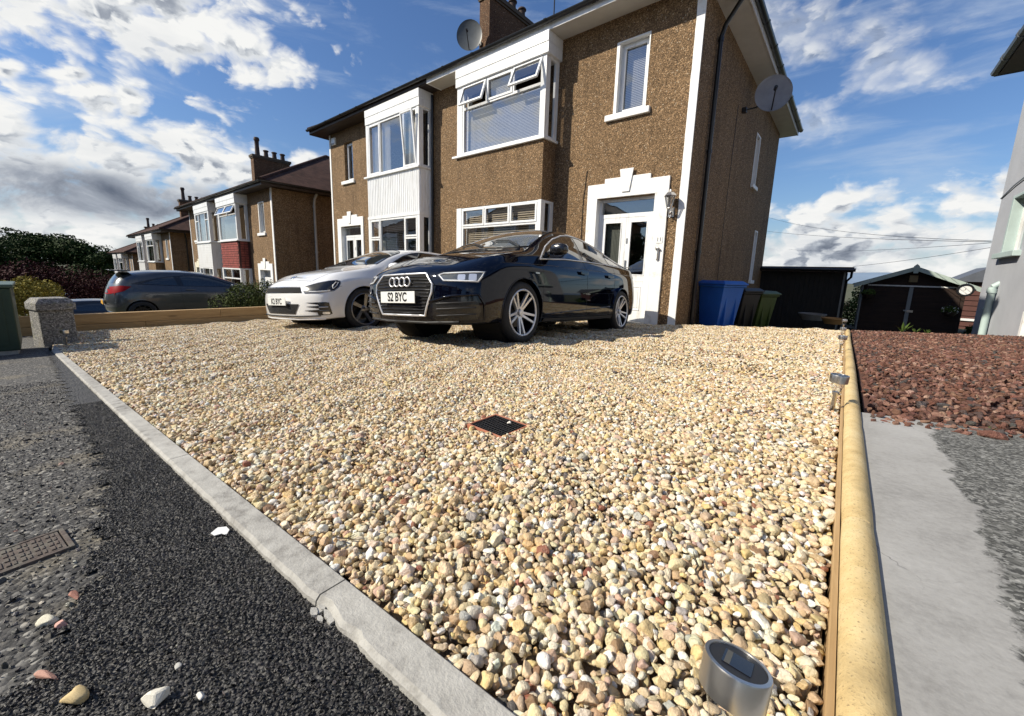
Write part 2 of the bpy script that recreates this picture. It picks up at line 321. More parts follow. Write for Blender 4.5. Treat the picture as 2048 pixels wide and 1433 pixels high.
# gravel bed
M_GBASE = mat('gravel_bed_base', rough=.95, bump=(1, .8, .012), fn=lambda n, p: (n.ramp(n.sep(n.new('ShaderNodeTexVoronoi', {'Vector': p, 'Scale': 60.}).outputs['Color']).outputs[0], [(0, (.10, .07, .045)), (1, (.40, .31, .20))]), n.noise(p, 60, 4, .6).outputs[0]))
def lump(X, Y):
    a = .017 * np.sin(Y * 9.5 + .9 * np.sin(X * 1.9) + X * .8) * np.clip((Y - 1.0) / 1.6, 0, 1)
    b = .007 * np.sin(X * 11 + 1.5 * np.sin(Y * 3.1)) + .005 * np.sin(X * 23 + Y * 17)
    edge = np.clip((Y - kerbY(X, 1)) / .25, 0, 1) * np.clip((.03 - X) / .3, 0, 1)
    d = np.hypot(X + .88, Y - .995); dr = np.clip((d - .12) / .25, 0, 1)
    return (a + b) * edge * dr
def gravz(X, Y): return gz(X, Y) + lump(X, Y)
xs = np.linspace(-9.35, .035, 190); ys = np.linspace(.0, 9.5, 200)
grid_mesh('gravel_bed', xs, ys, lambda X, Y: gravz(X, Y) - .028, M_GBASE, keep=lambda x, y: (y > kerbY(x, 1)) & ~((x < -2.36) & (y > 7.42)), kind='structure')
xs = np.concatenate([np.linspace(.11, 3.4, 60), np.linspace(3.6, 9, 12)]); ys = np.linspace(-1.5, 11.5, 140)
grid_mesh('chipping_bed', xs, np.linspace(1.78, 11.5, 90), lambda X, Y: gz(X, Y) - .010, simple('red_bed_base', (.10, .045, .03), .95), kind='structure')
def conc_fn(n, p):
    s = n.sep(p); big = n.noise(p, 3.2, 8, .68).outputs[0]; fine = n.noise(p, 90, 5, .7).outputs[0]; mid = n.noise(p, 22, 6, .7).outputs[0]
    # edge of the newer concrete screed against older weathered surface
    e = n.m('SUBTRACT', s.outputs[0], n.m('ADD', n.m('MULTIPLY', s.outputs[1], .055), .175)); e = n.m('ADD', n.m('ADD', e, n.m('MULTIPLY', n.m('SUBTRACT', mid, .5), .07)), n.m('MULTIPLY', n.m('SUBTRACT', big, .5), .16)); old = n.rng(e, -.004, .006)
    cn_ = n.ramp(n.m('ADD', n.m('MULTIPLY', big, .7), n.m('MULTIPLY', fine, .3)), [(.32, (.20, .195, .185)), (.48, (.31, .305, .29)), (.68, (.40, .395, .38))])
    cr = n.new('ShaderNodeTexVoronoi', {'Vector': n.v('ADD', p, n.v('SCALE', n.noise(p, 12, 3, .6).outputs['Color'], scale=.06)), 'Scale': 7.}, feature='DISTANCE_TO_EDGE')
    cn_ = n.mix(n.m('MULTIPLY', n.rng(cr.outputs[0], .007, .0, 0, .7), n.rng(big, .50, .60)), cn_, (.10, .10, .10, 1))
    vo = n.new('ShaderNodeTexVoronoi', {'Vector': p, 'Scale': 190.}); r = n.sep(vo.outputs['Color']).outputs[0]
    oldc = n.ramp(n.m('ADD', n.m('MULTIPLY', r, .5), n.m('MULTIPLY', mid, .5)), [(.3, (.045, .045, .042)), (.5, (.11, .11, .10)), (.72, (.24, .24, .225)), (.85, (.42, .41, .38))])
    c = n.mix(old, cn_, oldc); h = n.m('ADD', n.m('MULTIPLY', fine, n.m('MULTIPLY_ADD', old, .9, .35)), n.m('MULTIPLY', old, -.6)); return c, h
M_CONC = mat('concrete_slab', rough=.85, bump=(1, .6, .005), fn=conc_fn)
grid_mesh('driveway', np.concatenate([np.linspace(.088, 1.2, 60), np.linspace(1.25, 9, 30)]), np.linspace(-2.5, 1.95, 120), lambda X, Y: gz(X, Y) + .008, M_CONC, kind='structure')

# ------------------------------------------------------------------ scattered stones (points + instances, one object each)
def stone_fn(rough, mottle, spec=.4):
    def f(n, p):
        at = n.new('ShaderNodeAttribute', attribute_name='col', attribute_type='INSTANCER'); c = at.outputs['Color']
        off = n.v('ADD', p, n.v('SCALE', c, scale=37.)); ns = n.noise(off, 1.6, 5, .65).outputs[0]
        k = n.ramp(ns, [(.3, (1 - mottle, 1 - mottle * 1.05, 1 - mottle * 1.15)), (.62, (1, 1, 1)), (.8, (1.08, 1.08, 1.1))])
        return n.mix(1., c, k, 'MULTIPLY'), n.noise(off, 4., 4, .6).outputs[0]
    return f
M_PEB = mat('pebble', rough=.48, bump=(1, .35, .10), spec=.45, fn=stone_fn(.4, .32))
M_CHIP = mat('red_chipping', rough=.85, bump=(1, .5, .1), spec=.3, fn=stone_fn(.8, .35))
M_TCH = mat('tarmac_chip', rough=.38, bump=(1, .3, .1), spec=.55, fn=stone_fn(.4, .3))
def rock_mesh(name, kind, seed, m):
    r = random.Random(seed); bm = bmesh.new()
    if kind == 'pebble':
        bmesh.ops.create_icosphere(bm, subdivisions=3, radius=1)
        sx, sy, sz = 1.0, r.uniform(.62, .92), r.uniform(.45, .72); o = Vector((seed * 3.1, seed * 7.7, 0))
        pl = [(Vector((r.gauss(0, 1), r.gauss(0, 1), r.gauss(0, .8))).normalized(), r.uniform(.42, .8)) for _ in range(r.randint(3, 8))]
        for v in bm.verts:
            c = v.co.copy()
            for d, k in pl:
                t = c.dot(d) - k
                if t > 0: c -= d * t * .92
            c *= 1 + .20 * noise.noise(v.co * 1.1 + o) + .09 * noise.noise(v.co * 2.7 + o)
            v.co = Vector((c.x * sx, c.y * sy, c.z * sz))
        sm = True
    else:
        pts = []
        for _ in range(13 if kind == 'chip' else 11):
            d = Vector((r.gauss(0, 1), r.gauss(0, 1), r.gauss(0, 1))).normalized() * r.uniform(.8, 1)
            pts.append(bm.verts.new((d.x, d.y * r.uniform(.6, .85), d.z * r.uniform(.35, .6))))
        rr = bmesh.ops.convex_hull(bm, input=bm.verts)
        bmesh.ops.delete(bm, geom=[g for g in rr['geom_interior'] if isinstance(g, bmesh.types.BMVert)], context='VERTS')
        bmesh.ops.bevel(bm, geom=list(bm.edges), offset=.07, segments=1, affect='EDGES')
        sm = False
    me = bpy.data.meshes.new(name); bm.to_mesh(me); bm.free(); me.materials.append(m)
    if sm: me.polygons.foreach_set('use_smooth', [True] * len(me.polygons))
    return bpy.data.objects.new(name, me)
def scatter(name, pts, rot, scl, col, variants, label, kind='stuff', cat=None):
    n = len(pts); me = bpy.data.meshes.new(name); me.vertices.add(n); me.vertices.foreach_set('co', np.asarray(pts, np.float32).ravel())
    def attr(nm, ty, dat, key='vector'):
        a = me.attributes.new(nm, ty, 'POINT'); a.data.foreach_set(key, np.asarray(dat, np.float32 if ty != 'INT' else np.int32).ravel())
    attr('rot', 'FLOAT_VECTOR', rot); attr('scl', 'FLOAT_VECTOR', scl)
    attr('col', 'FLOAT_COLOR', np.concatenate([col, np.ones((n, 1))], 1), 'color'); attr('idx', 'INT', RNG.integers(0, len(variants), n), 'value')
    me.update(); o = link(bpy.data.objects.new(name, me)); tag(o, label, cat, None, kind)
    ng = bpy.data.node_groups.new(name + '_spread', 'GeometryNodeTree'); ng.interface.new_socket('Geometry', in_out='INPUT', socket_type='NodeSocketGeometry'); ng.interface.new_socket('Geometry', in_out='OUTPUT', socket_type='NodeSocketGeometry')
    N = ng.nodes; L = ng.links; gi = N.new('NodeGroupInput'); go = N.new('NodeGroupOutput'); iop = N.new('GeometryNodeInstanceOnPoints'); g2i = N.new('GeometryNodeGeometryToInstance')
    for vo in reversed(variants):
        oi = N.new('GeometryNodeObjectInfo'); oi.inputs['Object'].default_value = vo; oi.inputs['As Instance'].default_value = True; oi.transform_space = 'ORIGINAL'
        L.new(oi.outputs['Geometry'], g2i.inputs[0])
    L.new(g2i.outputs[0], iop.inputs['Instance'])
    def na(nm, ty):
        a = N.new('GeometryNodeInputNamedAttribute'); a.data_type = ty; a.inputs[0].default_value = nm
        return next(s for s in a.outputs if s.enabled and s.name == 'Attribute')
    iop.inputs['Pick Instance'].default_value = True
    L.new(na('idx', 'INT'), iop.inputs['Instance Index'])
    e2r = N.new('FunctionNodeEulerToRotation'); L.new(na('rot', 'FLOAT_VECTOR'), e2r.inputs[0]); L.new(e2r.outputs[0], iop.inputs['Rotation'])
    L.new(na('scl', 'FLOAT_VECTOR'), iop.inputs['Scale']); L.new(gi.outputs[0], iop.inputs['Points']); L.new(iop.outputs[0], go.inputs[0])
    md = o.modifiers.new('spread', 'NODES'); md.node_group = ng
    return o
def jgrid(x0, x1, y0, y1, sp, jit=.9):
    X, Y = np.meshgrid(np.arange(x0, x1, sp), np.arange(y0, y1, sp)); X = X + (RNG.random(X.shape) - .5) * sp * jit + (np.arange(X.shape[0])[:, None] % 2) * sp * .5; Y = Y + (RNG.random(X.shape) - .5) * sp * jit
    return X.ravel(), Y.ravel()
def palette(n, cols, wts, jitter=.12):
    c = np.array(cols)[RNG.choice(len(cols), n, p=np.array(wts) / sum(wts))]
    return np.clip(c * (1 + (RNG.random((n, 1)) - .5) * 2 * jitter) * (1 + (RNG.random((n, 3)) - .5) * .12), 0.005, .92)
PCOL = [(.77, .62, .385), (.83, .73, .55), (.66, .48, .26), (.52, .38, .22), (.30, .19, .10), (.62, .43, .31), (.45, .42, .38), (.32, .13, .08), (.78, .57, .27), (.12, .11, .10), (.90, .87, .78)]
PW = [32, 24, 11, 6, 2.5, 5, 3, 1.1, 6, .9, 9]
PEB = [rock_mesh('pebble_%s' % w, 'pebble', i + 1, M_PEB) for i, w in enumerate(['round', 'oval', 'flat', 'long', 'blunt', 'small', 'smooth', 'squat', 'plump', 'split', 'sharp', 'broken', 'wedge', 'bean', 'worn', 'chip'])]
def inside_gravel(x, y):
    ok = (y > kerbY(x, 1) + .006) & (x < .034) & (x > -9.22) & ~((x < -2.33) & (y > 7.36)) & ((y < 8.9))
    ok &= ~((np.abs(x + .88) < .084) & (np.abs(y - .995) < .076))
    for lx, ly in ((-.02, .436), (.02, 1.93), (.022, 4.08)): ok &= np.hypot(x - lx, y - ly) > .012
    return ok
P_ = []
def layer(x0, x1, y0, y1, sp, dz, rmean, cond=None):
    x, y = jgrid(x0, x1, y0, y1, sp); k = inside_gravel(x, y)
    if cond is not None: k &= cond(x, y)
    x = x[k]; y = y[k]; n = len(x); r = rmean * np.exp(RNG.normal(0, .32, n)); r = np.clip(r, rmean * .5, rmean * 1.9)
    z = gravz(x, y) + dz + (RNG.random(n) - .5) * .009 - r * .35
    P_.append((np.stack([x, y, z], 1), r))
NEAR = lambda x, y: (x > -2.6) & (y < 2.6)
layer(-2.6, .03, .1, 2.6, .0132, .002, .0080, NEAR); layer(-2.6, .03, .1, 2.6, .0145, -.006, .0092, NEAR)
layer(-9.3, .03, .0, 9, .0180, .003, .0102, lambda x, y: ~NEAR(x, y))
x_, y_ = jgrid(-2.6, .02, .2, 2.6, .062); k_ = inside_gravel(x_, y_); x_ = x_[k_]; y_ = y_[k_]; rr_ = .0122 * np.exp(RNG.normal(0, .16, len(x_)))
P_.append((np.stack([x_, y_, gravz(x_, y_) + .003], 1), rr_))
pts = np.concatenate([a for a, b in P_]); rad = np.concatenate([b for a, b in P_]); n = len(pts)
rot = np.stack([RNG.normal(0, .35, n), RNG.normal(0, .35, n), RNG.random(n) * 6.283], 1)
scatter('gravel', pts, rot, np.stack([rad] * 3, 1) * (1 + (RNG.random((n, 3)) - .5) * .3), palette(n, PCOL, PW, .07), PEB, 'cream and honey rounded pebbles covering the driveway')
print('pebbles', n)
# red stone chippings on the neighbour's side
CH = [rock_mesh('chipping_%s' % w, 'chip', 50 + i, M_CHIP) for i, w in enumerate(['wedge', 'slab', 'block', 'shard', 'flake', 'lump'])]
x, y = jgrid(.12, 5.5, 1.75, 8.6, .0275); redge = 1.82 + .10 * np.clip(x - .1, 0, 2) + .007 * np.sin(x * 31) + .005 * np.sin(x * 73)
k = (y > redge) & (x > .118); x = x[k]; y = y[k]; n = len(x); r = .0165 * np.exp(RNG.normal(0, .25, n))
scatter('red_chippings', np.stack([x, y, gz(x, y) + (RNG.random(n) - .5) * .012 + .009], 1), np.stack([RNG.normal(0, .5, n), RNG.normal(0, .5, n), RNG.random(n) * 6.28], 1), np.stack([r] * 3, 1) * (1 + (RNG.random((n, 3)) - .5) * .4),
        palette(n, [(.22, .105, .075), (.30, .165, .12), (.165, .08, .06), (.12, .08, .07), (.40, .25, .19), (.10, .09, .085)], [30, 22, 22, 12, 8, 4], .2), CH, 'angular red-brown stone chippings beside the yellow coping')
# chippings of the fresh tarmac and loose grit on the worn pavement
TC = [rock_mesh('grit_%s' % w, 'grit', 90 + i, M_TCH) for i, w in enumerate(['wedge', 'slab', 'block', 'flake'])]
x, y = jgrid(-2.6, .1, -.5, .24, .0042); k = (y < kerbY(x, 0) - .003) & (y > tar_edge(x) - .002) & ((y > -.42 + (x + 1) * .1)); x = x[k]; y = y[k]; n = len(x)
r = .0027 * np.exp(RNG.normal(0, .20, n)); A1 = np.stack([x, y, gz(x, y) - .0085 + (RNG.random(n) - .5) * .002], 1); r1 = r; c1_ = palette(n, [(.020, .019, .019), (.035, .033, .032), (.055, .05, .048), (.10, .09, .08), (.3, .28, .25)], [40, 35, 18, 3, .5], .25)
x, y = jgrid(-3.6, -.3, -.35, .16, .0105, 1.6); k = (y < tar_edge(x)); x = x[k]; y = y[k]; n = len(x)
r = .0030 * np.exp(RNG.normal(0, .45, n)); A2 = np.stack([x, y, gz(x, y) - .0145], 1); c2_ = palette(n, [(.05, .048, .045), (.12, .11, .10), (.20, .185, .16), (.40, .37, .32), (.26, .13, .09)], [50, 25, 9, 2.5, 1], .25)
pts = np.concatenate([A1, A2]); rad = np.concatenate([r1, r]); n = len(pts)
scatter('tarmac_chippings', pts, RNG.normal(0, .6, (n, 3)) + np.array([0, 0, 1]) * RNG.random((n, 1)) * 6.28, np.stack([rad] * 3, 1) * (1 + (RNG.random((n, 3)) - .5) * .5), np.concatenate([c1_, c2_]), TC, 'dark stone chips of the fresh tarmac strip beside the kerb')
print('chips', n)
# ------------------------------------------------------------------ kerb edging
def kerb_fn(n, p):
    a = n.noise(p, 30, 7, .7).outputs[0]; b = n.noise(p, 240, 3, .6).outputs[0]; big = n.noise(p, 3, 5, .6).outputs[0]
    c = n.ramp(n.m('ADD', n.m('MULTIPLY', a, .6), n.m('MULTIPLY', big, .4)), [(.36, (.17, .16, .145)), (.5, (.36, .35, .32)), (.68, (.48, .47, .43))]); return c, n.m('ADD', a, n.m('MULTIPLY', b, .5))
M_KERB = mat('kerb_concrete', rough=.85, bump=(1, .5, .004), fn=kerb_fn)
kr = MB(); rk = random.Random(4); xk = -5.86; jx = [-5.86, -5.05, -4.14, -3.22, -2.31, -1.40, -.545, .034]
for a, b in zip(jx[:-1], jx[1:]):
    N_ = max(8, int((b - a) / .012)); vs = []; fs = []
    for i in range(N_ + 1):
        x = a + .0016 + (b - a - .0032) * i / N_; yl = kerbY(x, 0); yr = kerbY(x, 1) ; z = gzf(x, .2) + .004
        e1 = .0022 * noise.noise(Vector((x * 60, 0, 1))) + .0025 * noise.noise(Vector((x * 17, 3, 1))); brk = max(0, 1 - abs(x + .52) / .045) * .009 + max(0, 1 - abs(x + .44) / .02) * .006
        vs += [(x, yl - .003 + e1, z - .05), (x, yl - .002 + e1 + brk, z - .006 - brk * .3), (x, yl + .004 + e1 * .7 + brk, z), (x, yr - .003, z + .0005), (x, yr, z - .003), (x, yr, z - .05)]
    for i in range(N_):
        for k in range(5): fs.append((i * 6 + k, i * 6 + k + 1, (i + 1) * 6 + k + 1, (i + 1) * 6 + k))
    fs.append((0, 1, 2, 3, 4, 5)[::-1]); fs.append(tuple(N_ * 6 + k for k in range(6))); kr.add(vs, fs)
ko = kr.build('kerb', M_KERB, smooth=35); tag(ko, 'pale grey concrete kerb edging between black tarmac and pebble driveway', 'kerb')
kc = MB()
for i in range(7):
    x = -.52 + rk.uniform(-.03, .06); y = kerbY(x, 0) - rk.uniform(-.004, .010); kc.prism([(x + rk.uniform(.004, .011) * math.cos(t), y + rk.uniform(.003, .008) * math.sin(t)) for t in np.linspace(0, 5.2, 6)], gzf(x, y) - .010, gzf(x, y) - .004 - i * .0004, 'z')
kc.build('broken_flake', M_KERB, ko)
bx_ = MB()
for i in range(8):
    x0 = -5.84 - i * .15; x1 = x0 - .148; bx_.add([(x0, .03 + .004 * i, gzf(x0, 0) + .004), (x1, .034 + .004 * i, gzf(x1, 0) + .004), (x1, .10 + .004 * i, gzf(x1, 0) + .004), (x0, .10 + .004 * i, gzf(x0, 0) + .004), (x0, .03, gzf(x0, 0) - .05), (x1, .03, gzf(x1, 0) - .05), (x1, .1, gzf(x1, 0) - .05), (x0, .1, gzf(x0, 0) - .05)], [(0, 1, 2, 3), (4, 5, 1, 0), (3, 2, 6, 7), (0, 3, 7, 4), (1, 5, 6, 2)])
bx_.build('kerb_return', M_KERB, ko)
# ------------------------------------------------------------------ yellow coping with timber board
def cop_fn(n, p):
    a = n.noise(p, 9, 7, .7).outputs[0]; sp = n.noise(p, 300, 3, .6).outputs[0]
    c = n.ramp(a, [(.3, (.46, .32, .13)), (.5, (.64, .48, .23)), (.7, (.72, .58, .32))])
    c = n.mix(n.rng(sp, .58, .68, 0, .7), c, (.20, .14, .07, 1)); st = n.noise(p, 2.6, 6, .7).outputs[0]
    c = n.mix(n.rng(st, .54, .68, 0, .7), c, (.30, .235, .125, 1)); return c, n.m('ADD', n.noise(p, 300, 3, .6).outputs[0], n.m('MULTIPLY', a, .4))
M_COP = mat('coping_stone', rough=.75, bump=(1, .45, .002), fn=cop_fn)
def wood_fn(c0, c1, sc=1., axis=1):
    def f(n, p):
        s = [30., 30., 30.]; s[axis] = 2.2
        mp = n.new('ShaderNodeMapping', {'Vector': p, 'Scale': tuple(q * sc for q in s)}); g_ = n.noise(mp.outputs[0], 1., 6, .65, dist=.6).outputs[0]
        kn = n.new('ShaderNodeTexVoronoi', {'Vector': n.new('ShaderNodeMapping', {'Vector': p, 'Scale': (3, 1.5, 5)}).outputs[0], 'Scale': 1.}); 
        return n.mix(n.rng(kn.outputs['Distance'], .14, .07, 0, .6), n.ramp(g_, [(.3, c0), (.7, c1)]), tuple(x * .45 for x in c0)), g_
    return f
M_TIMB = mat('treated_timber', rough=.65, bump=(1, .4, .004), fn=wood_fn((.36, .22, .09), (.55, .38, .19)))
cp = MB(); prof = [(.047, -.06), (.047, .006), (.049, .016), (.054, .024), (.062, .0295), (.071, .031), (.080, .0295), (.089, .024), (.095, .015), (.098, .004), (.098, -.06)]
yy = [-.25, .35, .95, 1.72, 2.63, 3.54, 4.45, 5.36, 6.27, 7.12, 7.34]
for a, b in zip(yy[:-1], yy[1:]):
    N_ = max(3, int((b - a) / .07)); vs = []
    for i in range(N_ + 1):
        y = a + .0012 + (b - a - .0024) * i / N_; zz = float(gz(.07, y)); q = 1.0 if 0 < i < N_ else .955
        for (px, pz) in prof: vs.append((.071 + (px - .071) * q, y, zz + pz * q))
    m_ = len(prof); fs = [(i * m_ + k, i * m_ + k + 1, (i + 1) * m_ + k + 1, (i + 1) * m_ + k) for i in range(N_) for k in range(m_ - 1)]; fs += [tuple(range(m_))[::-1], tuple(N_ * m_ + k for k in range(m_))]
    cp.add(vs, fs)
cpo = cp.build('coping', M_COP, smooth=40); tag(cpo, 'long sand-yellow rounded coping between pebbles and grey slab', 'coping')
tb = MB(); vs = []; N_ = 60
for i in range(N_ + 1):
    y = -.3 + 7.62 * i / N_; zz = float(gz(.04, y)); vs += [(.0385, y, zz - .06), (.0385, y, zz + .010), (.0400, y, zz + .0125), (.0462, y, zz + .0125), (.0462, y, zz - .06)]
tb.add(vs, [(i * 5 + k, i * 5 + k + 1, (i + 1) * 5 + k + 1, (i + 1) * 5 + k) for i in range(N_) for k in range(4)] + [(0, 1, 2, 3, 4)[::-1], tuple(N_ * 5 + k for k in range(5))]); tb.build('timber_board', M_TIMB, cpo)
# ------------------------------------------------------------------ timber sleeper edging at the left boundary
M_SLEEP = mat('sleeper_timber', rough=.7, bump=(1, .5, .005), fn=wood_fn((.30, .185, .075), (.46, .31, .145)))
te = thing('sleeper_edging', 'low wall of two stacked timber sleepers along the left boundary', 'edging', (-9.3, 3.2, -.7))
for r_ in range(2):
    y = -.35; cuts = [(-.35, 1.15), (1.15, 3.5), (3.5, 5.9), (5.9, 7.3)] if r_ == 0 else [(-.35, 2.25), (2.25, 4.6), (4.6, 7.3)]
    for a, b in cuts:
        m = MB((-9.3, 3.2, -.7)); m.box(-9.42, -9.28 - r_ * .004, a + .002, b - .002, -.755 + r_ * .168, -.755 + (r_ + 1) * .168 - .004); m.build('sleeper', M_SLEEP, te, bevel=.006)
# ------------------------------------------------------------------ drain
dz_ = float(gz(-.88, .995)) ; dr = thing('drain_cover', 'square black grid drain cover with terracotta rim set in pebbles', 'drain cover', (-.88, .995, dz_), (0, 0, -.02))
M_TERR = simple('terracotta', (.42, .16, .09), .6); m = MB()
for a in ((-.082, .082, -.074, -.067), (-.082, .082, .067, .074), (-.082, -.075, -.067, .067), (.075, .082, -.067, .067)): m.box(*a, -.03, .006)
m.build('rim', M_TERR, dr, bevel=.001); m = MB(); m.box(-.075, .075, -.067, .067, -.025, -.02); m.build('sump', M_DARK, dr)
m = MB(); m.box(-.075, .075, -.067, -.062, -.008, .004); m.box(-.075, .075, .062, .067, -.008, .004)
for i in range(13): x = -.075 + i * .0121; m.box(x, x + .005, -.062, .062, -.008, .003)
for i in range(1, 7): y = -.062 + i * .0177; m.box(-.075, .075, y - .002, y + .002, -.009, .0018)
m.build('grate', M_BLACKPL, dr)
def single_stone(name, label, x, y, r, col, seed, kind='pebble', z=None, sz=(1, 1, 1), rotz=0, cat='stone'):
    mm = simple('stone_%s_%d' % (kind, seed), col, .6, amt=.25, scale=60, bump=(80, .4, .002)); o = rock_mesh(name, kind, seed, mm); link(o)
    o.location = (x, y, gzf(x, y) - .0105 + r * .45 * sz[2] if z is None else z); o.scale = (r * sz[0], r * sz[1], r * sz[2]); o.rotation_euler = (.1, .1, rotz); tag(o, label, cat); return o
single_stone('pebble', 'single white pebble lying on the black drain grate', -.862, 1.032, .009, (.78, .74, .66), 301, z=dz_ + .008)
# ================================================================== HOUSES
def wall_rects(u0, u1, v0, v1, holes):
    us = sorted({u0, u1, *[h[0] for h in holes], *[h[1] for h in holes]}); vs = sorted({v0, v1, *[h[2] for h in holes], *[h[3] for h in holes]})
    for i in range(len(us) - 1):
        j = 0
        while j < len(vs) - 1:
            cu = (us[i] + us[i + 1]) / 2; cv = (vs[j] + vs[j + 1]) / 2
            if any(h[0] < cu < h[1] and h[2] < cv < h[3] for h in holes): j += 1; continue
            k = j
            while k + 1 < len(vs) - 1 and not any(h[0] < cu < h[1] and h[2] < (vs[k + 1] + vs[k + 2]) / 2 < h[3] for h in holes): k += 1
            yield us[i], us[i + 1], vs[j], vs[k + 1]; j = k + 1
def slats(m, x0, x1, z0, z1, y, step, tilt=.35, th=.0015, w=.02):
    z = z0 + step / 2
    while z < z1:
        m.add([(x0, y - w / 2 * math.cos(tilt), z - w / 2 * math.sin(tilt)), (x1, y - w / 2 * math.cos(tilt), z - w / 2 * math.sin(tilt)), (x1, y + w / 2 * math.cos(tilt), z + w / 2 * math.sin(tilt)), (x0, y + w / 2 * math.cos(tilt), z + w / 2 * math.sin(tilt))], [(0, 1, 2, 3)]); z += step
def curtain(m, x0, x1, z0, z1, y, amp=.02, per=.05, lean=0.):
    n = max(8, int((x1 - x0) / .008)); vs = []
    for i in range(n + 1):
        t = i / n; x = x0 + (x1 - x0) * t; d = amp * math.sin(2 * PI * (x - x0) / per + 1.3 * math.sin(x * 9)); vs += [(x + lean, y + d, z0), (x, y + d * .6, z1)]
    m.add(vs, [(2 * i, 2 * i + 2, 2 * i + 3, 2 * i + 1) for i in range(n)])
def frame_box(m, x0, x1, z0, z1, y0, y1, w=.055):
    m.box(x0, x1, y0, y1, z0, z0 + w); m.box(x0, x1, y0, y1, z1 - w, z1); m.box(x0, x0 + w, y0, y1, z0 + w, z1 - w); m.box(x1 - w, x1, y0, y1, z0 + w, z1 - w)
M_CHIM = harl('chimney_harling', (.125, .068, .036))
class House:
    """semi-detached pair; every coordinate below is that of the nearest house, `pos` moves the whole thing"""
    O = Vector((-8.7, 7.4, -.6))
    def __init__(s, name, label, cat, shift, group=None, harlm=None):
        s.root = thing(name, label, cat, s.O + Vector(shift), group=group); s.h = harlm or M_HARL
    def mb(s): return MB(s.O)
    def put(s, m, name, mats, parent=None, **k): return m.build(name, mats, parent or s.root, **k)
    def window(s, x0, x1, z0, z1, yf, bars=(), sashes=(), blind=None, depth=.06, w=.06, name='window'):
        """outer frame at plane y=yf (front face). bars: [('v',x,za,zb),('h',z,xa,xb)]; sashes: inner opening frames (x0,x1,z0,z1,openangle)"""
        m = s.mb(); frame_box(m, x0, x1, z0, z1, yf, yf + depth, w)
        for b in bars:
            if b[0] == 'v': m.box(b[1] - .028, b[1] + .028, yf + .003, yf + depth - .003, b[2], b[3])
            else: m.box(b[2], b[3], yf + .004, yf + depth - .004, b[1] - .028, b[1] + .028)
        win = s.put(m, name, M_UPVC, bevel=.004)
        m = s.mb(); m.add([(x0 + w * .6, yf + depth * .55, z0 + w * .6), (x1 - w * .6, yf + depth * .55, z0 + w * .6), (x1 - w * .6, yf + depth * .55, z1 - w * .6), (x0 + w * .6, yf + depth * .55, z1 - w * .6)], [(0, 1, 2, 3)])
        holes = [q for q in sashes if q[4] != 0]
        if holes:
            m = s.mb()
            for (a, b, c, d) in wall_rects(x0 + w * .6, x1 - w * .6, z0 + w * .6, z1 - w * .6, [q[:4] for q in holes]): m.add([(a, yf + depth * .55, c), (b, yf + depth * .55, c), (b, yf + depth * .55, d), (a, yf + depth * .55, d)], [(0, 1, 2, 3)])
        s.put(m, 'pane', M_GLASS, win)
        for (a, b, c, d, ang) in sashes:
            m = s.mb(); ax = 'top'
            if isinstance(ang, tuple): ax, ang = ang
            if ax == 'top': piv = Vector((0, yf, d)) - s.O; M = Matrix.Translation(piv + s.O) @ Matrix.Rotation(-ang, 4, 'X') @ Matrix.Translation(-(piv + s.O))
            else: piv = Vector((0, yf + depth, c)); M = Matrix.Translation(piv) @ Matrix.Rotation(-ang, 4, 'X') @ Matrix.Translation(-piv)
            m2 = s.mb()
            for q in ((a, b, c, c + .045), (a, b, d - .045, d), (a, a + .045, c + .045, d - .045), (b - .045, b, c + .045, d - .045)): m2.box(q[0], q[1], yf - .012, yf + .03, q[2], q[3], M)
            sa = s.put(m2, 'sash', M_UPVC, win, bevel=.003)
            if ang != 0:
                m.add([(a + .03, yf + .01, c + .03), (b - .03, yf + .01, c + .03), (b - .03, yf + .01, d - .03), (a + .03, yf + .01, d - .03)], [(0, 1, 2, 3)], M); sg = s.put(m, 'pane', M_GLASS, win)
        return win
    def blind(s, win, x0, x1, z0, z1, y, kind='venetian', step=.028, mat_=None, tilt=.5, w=.024):
        m = s.mb()
        if kind == 'curtain': curtain(m, x0, x1, z0, z1, y); return s.put(m, 'curtain', mat_ or M_CURTAIN, win, smooth=60)
        slats(m, x0, x1, z0, z1, y, step, tilt, w=w); m.box(x0, x1, y - .015, y + .015, z1, z1 + .03)
        for q in (.12, .5, .88): x = x0 + (x1 - x0) * q; m.box(x - .0015, x + .0015, y - .013, y - .011, z0, z1)
        return s.put(m, 'blind', mat_ or M_BLIND, win)
BX0, BX1, F_, BF = -15.05, -2.34, 7.4, 6.95
